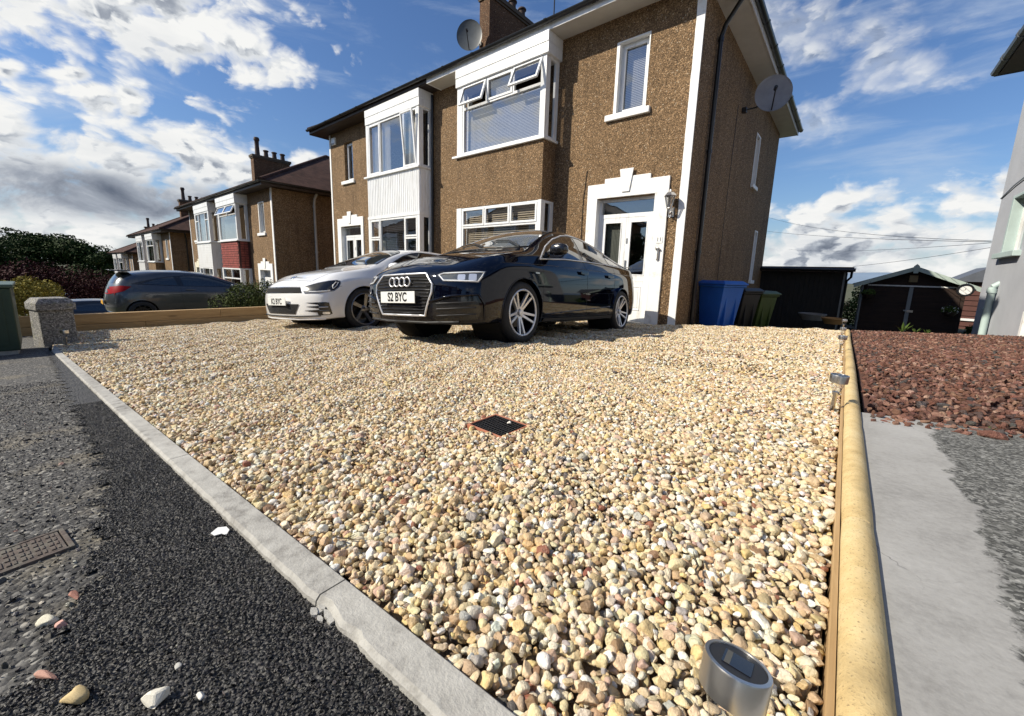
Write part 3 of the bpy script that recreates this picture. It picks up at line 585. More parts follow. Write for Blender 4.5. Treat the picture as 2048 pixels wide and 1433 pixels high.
def build_house(name, label, shift, style, group=None, detail=2):
    near = style == 'near'; H = House(name, label, 'house', shift, group)
    ZG = -1.6; ZT = 5.18; YB = 16.0
    # ---- walls with real openings (0.25 m thick)
    bayR = (-7.72, -5.12); bayL = (-11.83, -9.22)
    holes = [(-4.08, -2.86, -.6, 1.92), (-3.80, -3.22, 3.44, 4.66), (bayR[0] + .12, bayR[1] - .1, -.3, 5.0), (bayL[0] + .12, bayL[1] - .1, -.3, 5.0), (-14.44, -13.01, -.9, 1.88), (-14.02, -13.46, 3.42, 4.68)]
    m = H.mb()
    for a, b, c, d in wall_rects(BX0, BX1, ZG, ZT, holes): m.box(a, b, F_, F_ + .25, c, d)
    m2 = [(12.55, 13.05, 2.95, 4.2), (13.95, 14.35, .42, 1.86)]
    for a, b, c, d in wall_rects(F_ + .25, YB, ZG, ZT, m2): m.box(BX1 - .25, BX1, a, b, c, d)
    m.box(BX0, BX0 + .25, F_ + .25, YB, ZG, ZT); m.box(BX0 + .25, BX1 - .25, YB - .25, YB, ZG, ZT)
    wl = H.put(m, 'wall', H.h)
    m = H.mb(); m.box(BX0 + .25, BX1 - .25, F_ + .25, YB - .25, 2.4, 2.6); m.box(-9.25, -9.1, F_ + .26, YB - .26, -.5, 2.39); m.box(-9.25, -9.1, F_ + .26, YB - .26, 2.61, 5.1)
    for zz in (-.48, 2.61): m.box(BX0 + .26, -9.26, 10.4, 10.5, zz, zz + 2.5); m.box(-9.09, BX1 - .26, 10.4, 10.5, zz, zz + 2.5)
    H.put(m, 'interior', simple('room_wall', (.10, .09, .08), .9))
    # ---- corner strips
    m = H.mb()
    def strip(x0, x1):
        N_ = 46; vs = []
        for i in range(N_ + 1):
            z = ZG + (ZT - ZG) * i / N_; j = .006 * noise.noise(Vector((x0, z * 3.1, 2))) + .005 * noise.noise(Vector((x0, z * 9, 5))); vs += [(x0 + j, F_ + .01, z), (x0 + j, F_ - .016, z), (x1 + .012, F_ - .016, z), (x1 + .012, F_ + .01, z)]
        m.add(vs, [(i * 4 + k, (i + 1) * 4 + k, (i + 1) * 4 + k + 1, i * 4 + k + 1) for i in range(N_) for k in range(3)])
    strip(-2.462, -2.34); H.put(m, 'corner_trim', M_WHITE); m = H.mb(); strip(-15.062, -14.985); H.put(m, 'corner_trim', M_WHITE)
    # ---- eaves
    ex0, ex1, ey0, ey1, ez = BX0 - .5, BX1 + .45, F_ - .48, YB + .45, 5.10
    split = -8.83
    fdark = M_DARKWOOD; m = H.mb(); m.box(split, ex1, ey0 + .02, F_ + .1, ez, ez + .02); m.box(BX1 - .1, ex1 - .02, F_ + .1, ey1, ez, ez + .02)
    sof = H.put(m, 'soffit', M_SOFFIT if style == 'near' else fdark)
    m = H.mb(); m.box(split, ex1 + .004, ey0, ey0 + .02, ez - .012, ez + .14); m.box(ex1 - .016, ex1 + .004, ey0 + .021, ey1, ez - .012, ez + .14); m.box(split - .02, split, ey0, F_, ez - .012, ez + .14)
    H.put(m, 'fascia', M_UPVC if style == 'near' else fdark)
    m = H.mb(); m.box(ex0, split - .021, ey0 + .02, F_ + .1, ez + .01, ez + .03); m.box(ex0, split - .021, ey0, ey0 + .019, ez + .02, ez + .16); m.box(ex0 - .02, ex0 - .001, ey0, ey1, ez + .0, ez + .15); m.box(ex0, BX0 + .1, F_ + .1, ey1, ez + .01, ez + .03)
    H.put(m, 'dark_eaves', fdark)
    m = H.mb(); gt = []
    def gutter(p0, p1, out):
        d = (Vector(p1) - Vector(p0)); n_ = 6; prof = [(math.cos(t) * .058, math.sin(t) * .058) for t in np.linspace(PI, 2 * PI, 9)]
        o = Vector(out); vs = []
        for q in (Vector(p0), Vector(p1)):
            for (a, b) in prof: vs.append(q + o * (.058 + a) + Vector((0, 0, b)))
        k = len(prof); m.add(vs, [(i, i + 1, k + i + 1, k + i) for i in range(k - 1)] + [tuple(range(k)), tuple(range(2 * k - 1, k - 1, -1))])
        L_ = d.length; t = .5
        while t < L_:   # joint collars
            c = Vector(p0) + d * (t / L_); dd = d.normalized(); vs = []
            for q in (c - dd * .03, c + dd * .03):
                for (a, b) in prof: vs.append(q + o * (.058 + a * 1.16) + Vector((0, 0, b * 1.16 + .004)))
            m.add(vs, [(i, i + 1, k + i + 1, k + i) for i in range(k - 1)] + [tuple(range(k)), tuple(range(2 * k - 1, k - 1, -1))]); t += 1.0
    gutter((ex0 - .05, ey0 - .002, ez + .15), (ex1 + .08, ey0 - .002, ez + .13), (0, -1, 0)); gutter((ex1 + .006, ey0 - .05, ez + .13), (ex1 + .006, ey1, ez + .13), (1, 0, 0))
    H.put(m, 'gutter', M_GUTTER, smooth=50)
    # ---- hipped roof
    x0, x1, y0, y1, z0 = ex0 - .03, ex1 + .04, ey0 - .03, ey1 + .05, ez + .17
    hw = (y1 - y0) / 2; rz = z0 + hw * .54; ym = (y0 + y1) / 2; m = H.mb()
    m.add([(x0, y0, z0), (x1, y0, z0), (x1, y1, z0), (x0, y1, z0), (x0 + hw, ym, rz), (x1 - hw, ym, rz)], [(0, 1, 5, 4), (1, 2, 5), (2, 3, 4, 5), (3, 0, 4)]); m.box(x0 + .01, x1 - .01, y0 + .01, y1 - .01, z0 - .035, z0 - .004)
    rf = H.put(m, 'roof', M_TILE); m = H.mb()
    for a, b in (((x0, y0, z0), (x0 + hw, ym, rz)), ((x1, y0, z0), (x1 - hw, ym, rz)), ((x0, y1, z0), (x0 + hw, ym, rz)), ((x1, y1, z0), (x1 - hw, ym, rz)), ((x0 + hw, ym, rz), (x1 - hw, ym, rz))): m.tube([a, b], .075, 7)
    H.put(m, 'ridge', M_TILE, rf)
    # ---- chimney
    def chimney(cx0, cx1, cy0, cy1, zt, pots, zb=5.6):
        m = H.mb(); m.box(cx0, cx1, cy0, cy1, zb, zt - .12); ch = H.put(m, 'chimney', M_CHIM, rf)
        m = H.mb(); m.box(cx0 - .07, cx1 + .07, cy0 - .07, cy1 + .07, zt - .12, zt); m.box(cx0 - .035, cx1 + .035, cy0 - .035, cy1 + .035, zt - .19, zt - .121); H.put(m, 'chimney_cap', simple('chimney_cap', (.09, .07, .05), .9), ch)
        for i in range(pots):
            t = (i + .5) / pots; y = cy0 + .08 + (cy1 - cy0 - .16) * t; x = (cx0 + cx1) / 2; h = .40 if i else (.62 if near else 1.0); m = H.mb()
            m.lathe([(.0, 0), (.14, 0), (.13, .05), (.11, h * .55), (.115, h * .8), (.15, h * .84), (.15, h * .92), (.12, h), (.09, h - .05), (0, h - .06)], 12, Matrix.Translation((x, y, zt))); H.put(m, 'chimney_pot', simple('pot_clay', (.055, .035, .03), .8), ch, smooth=40)
        return ch
    if near: chimney(-10.03, -9.6, 9.95, 12.1, 8.98, 4)
    else: chimney(-12.1, -11.65, 9.9, 11.85, 8.35, 4)
    # ---- downpipes
    m = H.mb()
    if style != 'white':
        m.tube([(-2.28, 8.22, ZG), (-2.28, 8.22, 4.62), (-2.22, 8.2, 4.8), (-1.95, 8.1, 5.1)], .038, 10)
        for z in (.9, 2.7, 4.55): m.tube([(-2.28, 8.22, z), (-2.28, 8.22, z + .06)], .048, 10)
        H.put(m, 'downpipe', M_GUTTER, smooth=50); m = H.mb(); m.tube([(-9.13, 7.33, ZG), (-9.13, 7.33, 5.02)], .034, 8); H.put(m, 'downpipe', M_GUTTER, smooth=50)
    else:
        m.tube([(-2.28, 9.0, ZG), (-2.28, 9.0, 4.7), (-2.22, 9.0, 4.9), (-2.0, 9.0, 5.1)], .05, 10)
        for z in (.9, 2.7, 4.55): m.tube([(-2.28, 9.0, z), (-2.28, 9.0, z + .08)], .065, 10)
        H.put(m, 'downpipe', simple('painted_pipe', (.50, .47, .42), .5), smooth=50)
    # ---- right bay
    def bay_box(x0, x1, z0, z1, mt, nm, y=BF, th=.08):
        m = H.mb(); m.box(x0, x1, y, y + th, z0, z1); m.box(x0, x0 + th, y + th, F_, z0, z1); m.box(x1 - th, x1, y + th, F_, z0, z1); m.box(x0 + th, x1 - th, y + th, F_ + .2, z0 + .01, z0 + .06); m.box(x0 + th, x1 - th, y + th, F_ + .2, z1 - .06, z1 - .01); return H.put(m, nm, mt)
    def header(x0, x1, z0, z1, y):
        m = H.mb(); h = (z1 - z0) / 2
        for k in range(2): m.box(x0, x1, y + .01 * (1 - k), F_, z0 + k * h + .004, z0 + (k + 1) * h - .002)
        m.box(x0 + .01, x1 - .01, y + .02, F_, z0, z1); return H.put(m, 'bay_header', M_UPVC, bevel=.003)
    a, b = bayR
    if style == 'white': panR, panL = 'red', 'board'
    elif style == 'near': panR, panL = 'harl', 'rib'
    else: panR, panL = 'harl', 'board'
    bay_box(a, b, ZG, .12, H.h, 'bay_wall')
    def panel(x0, x1, kind, z0, z1):
        if kind == 'harl': return bay_box(x0, x1, z0, z1, H.h, 'bay_wall')
        if kind == 'red':
            m = H.mb(); m.box(x0 + .06, x1 - .06, BF + .02, BF + .06, z0, z1); m.box(x1 - .06, x1 - .02, BF + .06, F_, z0, z1); H.put(m, 'tile_backing', simple('tile_backing', (.07, .025, .02), .9)); m = H.mb()
            r_ = 0; z = z0
            while z < z1 - .02:
                q = x0 + .07 + (.07 if r_ % 2 else 0)
                while q < x1 - .14: m.box(q, q + .135, BF + .004, BF + .02, z + .004, min(z + .088, z1)); q += .150
                y = 99
                while y < F_ - .1: m.box(x1 - .02, x1 - .006, y, y + .13, z + .004, min(z + .088, z1)); y += .15
                z += .104; r_ += 1
            m3 = H.mb(); z = z0
            while z < z1 - .02:
                y = BF + .08
                while y < F_ - .1: m3.box(x1 - .02, x1 - .006, y, y + .13, z + .004, min(z + .088, z1)); y += .15
                z += .104
            H.put(m3, 'hung_tiles', simple('red_hung_tile', (.27, .06, .045), .65, amt=.45, scale=8))
            return H.put(m, 'hung_tiles', simple('red_hung_tile', (.27, .06, .045), .65, amt=.45, scale=8))
        m = H.mb(); m.box(x0 + .006, x1 - .006, BF + .012, F_, z0, z1)
        if kind == 'rib':
            n_ = int((x1 - x0) / .088); st = (x1 - x0 - .01) / n_
            for i in range(n_): q = x0 + .005 + i * st; m.prism([(q + .008, BF + .012), (q + .018, BF), (q + st - .018, BF), (q + st - .008, BF + .012)], z0 + .09, z1 - .002, 'z')
            for i in range(4): q = BF + .03 + i * .105; m.prism([(x1 - .006, q + .006), (x1 + .004, q + .014), (x1 + .004, q + .09), (x1 - .006, q + .098)], z0 + .09, z1 - .002, 'z')
            m.box(x0 - .01, x1 + .012, BF - .008, F_, z0, z0 + .085)
        else:
            z = z0
            while z < z1 - .01: m.box(x0, x1, BF, BF + .012, z, min(z + .12, z1)); z += .124
        return H.put(m, 'bay_panel', M_UPVC)
    panel(a, b, panR, 1.96, 3.13)
    def sill(x0, x1, z, y=BF - .06): m = H.mb(); m.box(x0, x1, y, F_, z, z + .05); return H.put(m, 'window_sill', M_UPVC, bevel=.006)
    sill(a - .12, b + .05, 3.13); header(a - .02, b + .06, 4.70, 5.09, BF - .05)
    top = 4.70
    if style == 'near':
        xa, xb = a + .17, b - .08; t1, t2 = xa + (xb - xa) / 3, xa + 2 * (xb - xa) / 3
        w = H.window(xa, xb, 3.18, top, BF + .01, bars=[('h', 4.20, xa, xb), ('v', t1, 4.2, top), ('v', t2, 4.2, top)], sashes=[(xa + .02, t1 - .01, 4.215, top - .02, .34), (t1 + .02, t2 - .02, 4.215, top - .03, 0), (t2 + .01, xb - .02, 4.215, top - .02, .42)])
        H.blind(w, xa + .07, xb - .07, 3.24, 4.15, BF + .14, step=.030, mat_=M_WBLIND, tilt=1.15, w=.027)
        H.blind(w, t1 + .05, t2 - .05, 4.25, 4.62, BF + .14, step=.030, mat_=M_WBLIND, tilt=1.15, w=.027)
    else:
        xa, xb = a + .10, b - .08; t1 = (xa + xb) / 2
        w = H.window(xa, xb, 3.18, top, BF + .01, bars=[('h', 4.28, xa, xb), ('v', t1, 4.28, top)], sashes=[(xa + .02, t1, 4.28, top - .02, .45), (t1, xb - .02, 4.28, top - .02, .45)] if style == 'white' else [])
        H.blind(w, xa + .1, xb - .1, 3.25, 4.2, BF + .2, 'curtain')
    def post(x0, x1, z0, z1): m = H.mb(); m.box(x0, x1, BF, BF + .07, z0, z1); return H.put(m, 'bay_post', M_UPVC)
    def side_window(x, z0, z1, sgn=1):
        m = H.mb(); y0, y1 = BF + .075, F_
        for q in ((y0, y1, z0, z0 + .05), (y0, y1, z1 - .05, z1), (y0, y0 + .07, z0 + .05, z1 - .05), (y1 - .12, y1, z0 + .05, z1 - .05)): m.box(x - .05, x, q[0], q[1], q[2], q[3])
        w = H.put(m, 'side_window', M_UPVC, bevel=.003); m = H.mb(); m.add([(x - .025, y0 + .03, z0 + .03), (x - .025, y1 - .05, z0 + .03), (x - .025, y1 - .05, z1 - .03), (x - .025, y0 + .03, z1 - .03)], [(0, 1, 2, 3)]); H.put(m, 'pane', M_GLASS, w); return w
    post(xb, b, 3.18, top); post(a, xa, 3.18, top); side_window(b, 3.18, top); side_window(a + .05, 3.18, top)
    # lower right bay window
    xa, xb = a + .17, b - .08; t1, t2 = xa + (xb - xa) / 3, xa + 2 * (xb - xa) / 3; lt = 1.96
    if near:
        w = H.window(xa, xb, .17, lt, BF + .01, bars=[('h', 1.5, xa, xb), ('v', t1, 1.5, lt), ('v', t2, 1.5, lt)], sashes=[(xa + .03, t1 - .01, 1.52, lt - .03, 0), (t1 + .01, t2 - .01, 1.52, lt - .03, 0), (t2 + .01, xb - .03, 1.52, lt - .03, 0)])
        H.blind(w, xa + .07, xb - .07, .25, 1.88, BF + .12, step=.048, tilt=1.0, w=.044)
    else:
        w = H.window(xa - .07, xb, .17, lt, BF + .01, bars=[('h', 1.5, xa, xb), ('v', (xa + xb) / 2, 1.5, lt)])
    post(xb, b, .12, lt); post(a, xa, .12, lt); side_window(b, .17, lt); side_window(a + .05, .17, lt); sill(a - .05, b + .05, .12)
    # ---- left bay
    a, b = bayL
    bay_box(a, b, ZG, .12, H.h, 'bay_wall'); sill(a - .05, b + .05, .12)
    panel(a, b, panL, 1.93, 3.15); sill(a - .09, b + .05, 3.15); header(a - .0, b + .04, 4.68, 5.09, BF - .03)
    xa, xb = a + .12, b - .10
    if near:
        q1, q2 = -11.10, -9.93
        w = H.window(xa, xb, 3.20, 4.68, BF + .01, bars=[('v', q1, 3.2, 4.68), ('v', q2, 3.2, 4.68)], sashes=[(xa + .03, q1 - .01, 3.24, 4.64, 0), (q2 + .04, xb - .03, 3.25, 4.62, ('bottom', -.10))])
        H.blind(w, xa + .05, q1 + .38, 3.24, 4.62, BF + .13, 'curtain'); H.blind(w, q2 - .02, xb - .02, 3.24, 4.62, BF + .22, 'curtain')
        lw = H.window(xa, xb, .17, 1.93, BF + .01, bars=[('v', -11.18, .17, 1.93), ('v', -9.93, .17, 1.93)], sashes=[(xa + .02, -11.19, 1.36, 1.90, 0), (-9.91, xb - .02, 1.36, 1.90, 0), (xa + .02, -11.19, .2, 1.34, 0), (-9.91, xb - .02, .2, 1.34, 0)])
        H.blind(lw, -11.12, -9.97, .22, 1.86, BF + .15, step=.05, tilt=.3, w=.03, mat_=M_WBLIND); H.blind(lw, -9.88, xb - .06, .22, 1.30, BF + .15, step=.05, tilt=.3, w=.03, mat_=M_WBLIND); H.blind(lw, xa + .05, -11.2, .25, 1.3, BF + .2, 'curtain')
    else:
        for z0, z1 in ((3.20, 4.68), (.17, 1.93)):
            q1, q2 = xa + .62, xb - .62; t = z1 - .42
            w = H.window(xa, xb, z0, z1, BF + .01, bars=[('v', q1, z0, z1), ('v', q2, z0, z1)], sashes=[(xa + .02, q1, t, z1 - .03, 0), (q2, xb - .02, t, z1 - .03, 0)]); H.blind(w, xa + .05, xb - .05, z0 + .1, z1 - .1, BF + .25, 'curtain')
    for z0, z1 in ((3.20, 4.68), (.12, 1.93)): post(xb, b, z0, z1); post(a, xa, z0, z1); side_window(b, z0, z1); side_window(a + .05, z0, z1)
    # ---- small upper windows
    def small(x0, x1, z0, z1, white):
        if white:
            m = H.mb(); y0 = F_ - .006; y1 = F_ + .13
            m.box(x0 - .045, x0 + .012, y0, y1, z0 - .0, z1 + .012); m.box(x1 - .012, x1 + .008, y0, y1, z0, z1 + .012); m.box(x0 + .012, x1 - .012, y0, y1, z1 - .012, z1 + .012); H.put(m, 'reveal', M_WHITE)
        w = H.window(x0 + (.012 if white else .0), x1 - .012, z0, z1 - .012, F_ + .105, depth=.06, w=.05, sashes=[(x0 + .05, x1 - .05, z0 + .04, z1 - .05, 0)])
        m = H.mb(); m.box(x0 - .19, x1 + .10, F_ - .06, F_ + .16, z0 - .11, z0); H.put(m, 'window_sill', M_WHITE, w, bevel=.012); return w
    w = small(-3.80, -3.22, 3.44, 4.66, True)
    if near: H.blind(w, -3.74, -3.28, 3.5, 4.58, F_ + .22, step=.03, mat_=M_WBLIND, tilt=1.15, w=.027)
    small(-14.02, -13.46, 3.42, 4.68, False)
    # ---- side windows
    for (y0, y1, z0, z1) in m2:
        m = H.mb(); x = BX1; yo = .0
        m.box(x - .13, x + .006, y0 - .03, y0 + .015, z0, z1 + .03); m.box(x - .13, x + .006, y1 - .015, y1 + .03, z0, z1 + .03); m.box(x - .13, x + .006, y0 + .015, y1 - .015, z1 - .012, z1 + .03); r_ = H.put(m, 'side_wall_window', M_WHITE)
        m = H.mb(); m.box(x - .17, x - .12, y0 + .016, y0 + .07, z0, z1 - .013); m.box(x - .17, x - .12, y1 - .07, y1 - .016, z0, z1 - .013); m.box(x - .17, x - .12, y0 + .07, y1 - .07, z1 - .07, z1 - .013); m.box(x - .17, x - .12, y0 + .07, y1 - .07, z0, z0 + .06); H.put(m, 'frame', M_UPVC, r_)
        m = H.mb(); m.add([(x - .15, y0, z0), (x - .15, y1, z0), (x - .15, y1, z1), (x - .15, y0, z1)], [(0, 1, 2, 3)]); H.put(m, 'pane', M_GLASS, r_)
        m = H.mb(); m.box(x - .15, x + .07, y0 - .08, y1 + .08, z0 - .10, z0); H.put(m, 'window_sill', M_WHITE, r_, bevel=.01)
    # ---- doors
    def surround(x0, x1, zt, ox0, ox1, oz, zb, key, mt):
        m = H.mb(); s1 = x0 + .36 * (x1 - x0) / 1.6; s2 = x1 - .345 * (x1 - x0) / 1.6; kx = (x0 + x1) / 2 + .0
        y = F_ - .035
        m.prism([(x0, zb), (ox0, zb), (ox0, oz), (ox1, oz), (ox1, zb), (x1, zb), (x1, zt), (s2, zt), (s2, zt + .085), (s1, zt + .085), (s1, zt), (x0, zt)], y, F_ + .02)
        m.box(ox0 - .0, ox0 + .03, F_ - .034, F_ + .16, zb, oz); m.box(ox1 - .03, ox1, F_ - .034, F_ + .16, zb, oz); m.box(ox0 + .03, ox1 - .03, F_ - .034, F_ + .16, oz - .001, oz + .02)
        sr = H.put(m, 'door_surround', mt, bevel=.004); m = H.mb()
        m.prism([(kx - .075, oz + .08), (kx + .075, oz + .08), (kx + .135, key), (kx - .135, key)], y - .022, y); H.put(m, 'keystone', mt, sr, bevel=.003); return sr
    surround(-4.27, -2.645, 2.20, -4.08, -2.86, 1.93, -1.2, 2.42, M_WHITE)
    surround(-14.67, -12.89, 2.17, -14.44, -13.01, 1.89, -1.5, 2.38, M_WHITE if near else simple('cream_render', (.70, .66, .52), .7, amt=.2))
    def door(x0, x1, zt, zb, near_):
        yd = F_ + .10; mid = (x0 + x1) / 2 + .01; tz = 1.59 * (1 if near_ else .97)
        m = H.mb(); m.box(x0, x0 + .05, yd, yd + .07, zb, zt); m.box(x1 - .05, x1, yd, yd + .07, zb, zt); m.box(x0 + .05, x1 - .05, yd, yd + .07, zt - .05, zt); m.box(x0 + .05, x1 - .05, yd, yd + .07, tz - .035, tz + .04)
        fr = H.put(m, 'door_frame', M_UPVC, bevel=.004); m = H.mb(); m.add([(x0 + .04, yd + .04, tz), (x1 - .04, yd + .04, tz), (x1 - .04, yd + .04, zt - .03), (x0 + .04, yd + .04, zt - .03)], [(0, 1, 2, 3)]); H.put(m, 'pane', M_GLASS, fr)
        if near_: m = H.mb(); curtain(m, x0 + .06, x1 - .06, tz + .04, zt - .05, yd + .16, .004, .16); H.put(m, 'net_curtain', simple('grey_net', (.20, .215, .185), .9), fr, smooth=60)
        for (a, b, side) in ((x0 + .052, mid - .002, -1), (mid + .002, x1 - .052, 1)):
            m = H.mb(); g0, g1, gz0, gz1 = a + .095, b - .095, .46, tz - .12; y0, y1 = yd + .005, yd + .05
            m.box(a, g0, y0, y1, zb, tz - .037); m.box(g1, b, y0, y1, zb, tz - .037); m.box(g0, g1, y0, y1, gz1, tz - .037); m.box(g0, g1, y0, y1, zb, gz0)
            frame_box(m, g0 - .008, g1 + .008, gz0 - .008, gz1 + .008, y0 - .008, y0, .02); frame_box(m, g0 + .03, g1 - .03, -.22, .25, y0 - .009, y0, .018); m.box(g0 + .075, g1 - .075, y0 - .006, y0, -.17, .20)
            m.box(g0 - .02, g1 + .02, y0 - .004, y0, .345, .365)
            d = H.put(m, 'door', M_UPVC, bevel=.002); m = H.mb(); m.add([(g0, y0 + .02, gz0), (g1, y0 + .02, gz0), (g1, y0 + .02, gz1), (g0, y0 + .02, gz1)], [(0, 1, 2, 3)]); H.put(m, 'pane', M_GLASS, d)
            if side == -1 and near_: m = H.mb(); curtain(m, g0, g1, gz0, gz1, y1 + .06, .006, .03); H.put(m, 'net_curtain', simple('grey_net', (.20, .215, .185), .9), d, smooth=60)
            if side == 1:
                m = H.mb(); m.box(a + .02, a + .055, y0 - .012, y0, .52, .74); m.tube([(a + .037, y0 - .01, .60), (a + .037, y0 - .05, .60), (a + .15, y0 - .05, .60)], .009, 8); H.put(m, 'door_handle', M_STEEL, d); m = H.mb(); m.box(a + .022, a + .052, y0 - .006, y0, 1.06, 1.16); H.put(m, 'door_lock', M_STEEL, d)
    door(-4.05, -2.89, 1.92, -1.0, True); door(-14.41, -13.04, 1.88, -1.2, False)
    m = H.mb(); m.box(-4.08, -2.86, F_ - .10, F_ + .20, -.62, -.44); H.put(m, 'door_step', simple('step_concrete', (.35, .34, .32), .8)); m = H.mb(); m.box(-14.44, -13.01, F_ - .1, F_ + .2, -1.3, -.62); H.put(m, 'door_step', simple('step_concrete', (.35, .34, .32), .8))
    return H
H1 = build_house('semi_detached_house', 'large brown roughcast semi-detached house with white bays behind the parked cars', (0, 0, 0), 'near')
H2 = build_house('semi_detached_house', 'brown semi-detached house with red tiled bay panel beyond the driveway', (-15.26, -1.15, -1.70), 'white', group='semi-detached houses down the street')
H3 = build_house('semi_detached_house', 'third semi-detached house down the street, partly hidden by the red-panelled one', (-31.7, -1.5, -2.75), 'far', group='semi-detached houses down the street')
H4 = build_house('semi_detached_house', 'farthest house in the row, only its dark eaves and cream wall visible', (-50.5, -1.2, -4.0), 'far', group='semi-detached houses down the street')
# extras fixed on the near house
m = MB(H1.O); m.tube([(-2.333, 10.10, -1.4), (-2.333, 10.12, 2.0), (-2.333, 10.20, 4.15)], .006, 5); m.tube([(-4.385, 7.392, -1.0), (-4.38, 7.392, 1.9), (-4.33, 7.392, 2.5)], .006, 5); H1.put(m, 'cable', M_GUTTER)
def text(body, size, m, parent, M, name='lettering', sx=1., off=0., ext=.0008):
    cu = bpy.data.curves.new(name, 'FONT'); cu.body = body; cu.size = size; cu.align_x = 'CENTER'; cu.align_y = 'CENTER'; cu.extrude = ext; cu.offset = off; cu.materials.append(m)
    tmp = bpy.data.objects.new(name, cu); SC.collection.objects.link(tmp); dg = bpy.context.evaluated_depsgraph_get(); me = bpy.data.meshes.new_from_object(tmp.evaluated_get(dg)); bpy.data.objects.remove(tmp)
    o = link(bpy.data.objects.new(name, me)); me.transform(M @ Matrix.Scale(sx, 4, (1, 0, 0))); me.materials.clear(); me.materials.append(m)
    if parent: o.parent = parent
    return o
FR = Matrix(((1, 0, 0, 0), (0, 0, -1, 0), (0, 1, 0, 0), (0, 0, 0, 1)))   # text facing -Y
m = MB(H1.O); m.box(-2.80, -2.675, F_ - .043, F_ - .034, 1.045, 1.165); npl = H1.put(m, 'number_plaque', simple('plaque', (.82, .82, .80), .4), bevel=.004)
text('11', .10, M_BLACKPL, npl, Matrix.Translation(Vector((-2.737, F_ - .0435, 1.105)) - H1.O) @ FR, 'house_number')
def bx_thing(name, label, cat, org, parts, rot=(0, 0, 0), group=None):
    t = thing(name, label, cat, org, rot, group)
    for nm, m, mt, kw in parts: m.build(nm, mt, t, **kw)
    return t
# key hook below the plaque
m = MB(); m.tube([(-.03, -.01, 0), (-.025, -.03, .03), (.0, -.03, .04), (.03, -.03, .02), (.045, -.02, -.01)], .012, 8); m.tube([(.012, -.02, .03), (.012, -.02, -.17), (-.01, -.02, -.19)], [.016, .016, .01], 8)
bx_thing('door_bell_pull', 'small grey metal bell pull on door surround under house number', 'bell pull', (-2.745, F_ - .036, .93), [('pull', m, M_STEEL, dict(smooth=50))])
# wall lantern
lt = thing('wall_lantern', 'silver carriage lantern on the wall right of the white door', 'lantern', (-2.575, F_, 1.58))
m = MB(); m.box(-.05, .05, -.02, 0, -.09, .07); m.tube([(0, -.02, 0), (0, -.08, -.05), (0, -.13, -.03), (0, -.14, .03)], .014, 8); m.tube([(0, -.02, -.06), (.0, -.06, -.10), (0, -.03, -.14)], .010, 8); m.build('bracket', M_STEEL, lt, bevel=.004)
m = MB(); m.lathe([(0, .03), (.035, .03), (.045, .045), (.04, .055)], 6, Matrix.Translation((0, -.14, 0))); m.lathe([(.105, .245), (.11, .255), (.06, .31), (.02, .33), (.015, .36), (0, .37)], 6, Matrix.Translation((0, -.14, 0)))
for k in range(6): t = k * PI / 3; m.tube([(math.cos(t) * .042, -.14 + math.sin(t) * .042, .05), (math.cos(t) * .09, -.14 + math.sin(t) * .09, .25)], .006, 5)
m.build('lantern_cage', M_STEEL, lt)
m = MB(); m.lathe([(.04, .055), (.084, .245)], 6, Matrix.Translation((0, -.14, 0))); m.build('lantern_glass', glass_mat('lantern_glass', refl=1.5, see=.8), lt)
# alarm box
m = MB(); m.box(-.13, .13, -.07, 0, -.12, .13); m2_ = MB(); m2_.box(-.10, .10, -.075, -.07, -.10, -.05)
bx_thing('alarm_box', 'white alarm box under the dark eaves at left end of house', 'alarm', (-14.68, F_, 4.83), [('case', m, M_UPVC, dict(bevel=.02)), ('label_strip', m2_, simple('grey_label', (.3, .3, .32), .5), {})])
# satellite dishes
def dish(label, loc, aim, r, fixing, colm):
    t = thing('satellite_dish', label, 'satellite dish', loc, group='satellite dishes on the near house'); z = Vector(aim).normalized(); up = Vector((0, 0, 1)); x = up.cross(z).normalized()
    M = axmat((0, 0, 0), z, x); m = MB(); prof = [(r * q, .16 * r * q * q) for q in np.linspace(0, 1, 9)]; m.lathe(prof + [(r * 1.012, .16 * r + .004), (r * 1.0, .16 * r - .014)] + [(r * q, .16 * r * q * q - .012) for q in np.linspace(1, 0, 9)], 40, M @ Matrix.Scale(1.1, 4, (0, 1, 0)))
    m.build('reflector', colm, t, smooth=50); m = MB(); y = M @ Vector((0, -r * 1.05, .03)); f = M @ Vector((0, -r * .12, r * 1.15)); m.tube([y, M @ Vector((0, -r * .9, r * .3)), f], .013, 8); m.tube([f - z * .02 + Vector((0, 0, .0)), f - z * .12], .035, 10); m.build('feed_arm', M_BLACKPL, t, smooth=50)
    m = MB(); m.tube([M @ Vector((0, 0, -.01)), M @ Vector((0, 0, -.10)), *fixing], .018, 8); m.box(*[q for k in range(3) for q in (fixing[-1][k] - .05, fixing[-1][k] + .05)]); m.build('mounting_bracket', M_BLACKPL, t, smooth=50); return t
M_DISH = simple('dish_grey', (.30, .30, .31), .5, amt=.15); M_DISHD = simple('dish_dark', (.085, .095, .10), .45, amt=.2)
dish('large dark grey satellite dish on the chimney above the gutter', (-10.05, 9.55, 7.66), (.55, -.85, .02), .40, [(0.1, .40, -.1)], M_DISHD)
dish('pale grey satellite dish on long bracket on the shaded side wall', (-1.80, 10.75, 4.42), (.28, -1, .12), .345, [(-.3, .0, -.2), (-.50, -.12, -.25)], M_DISH)
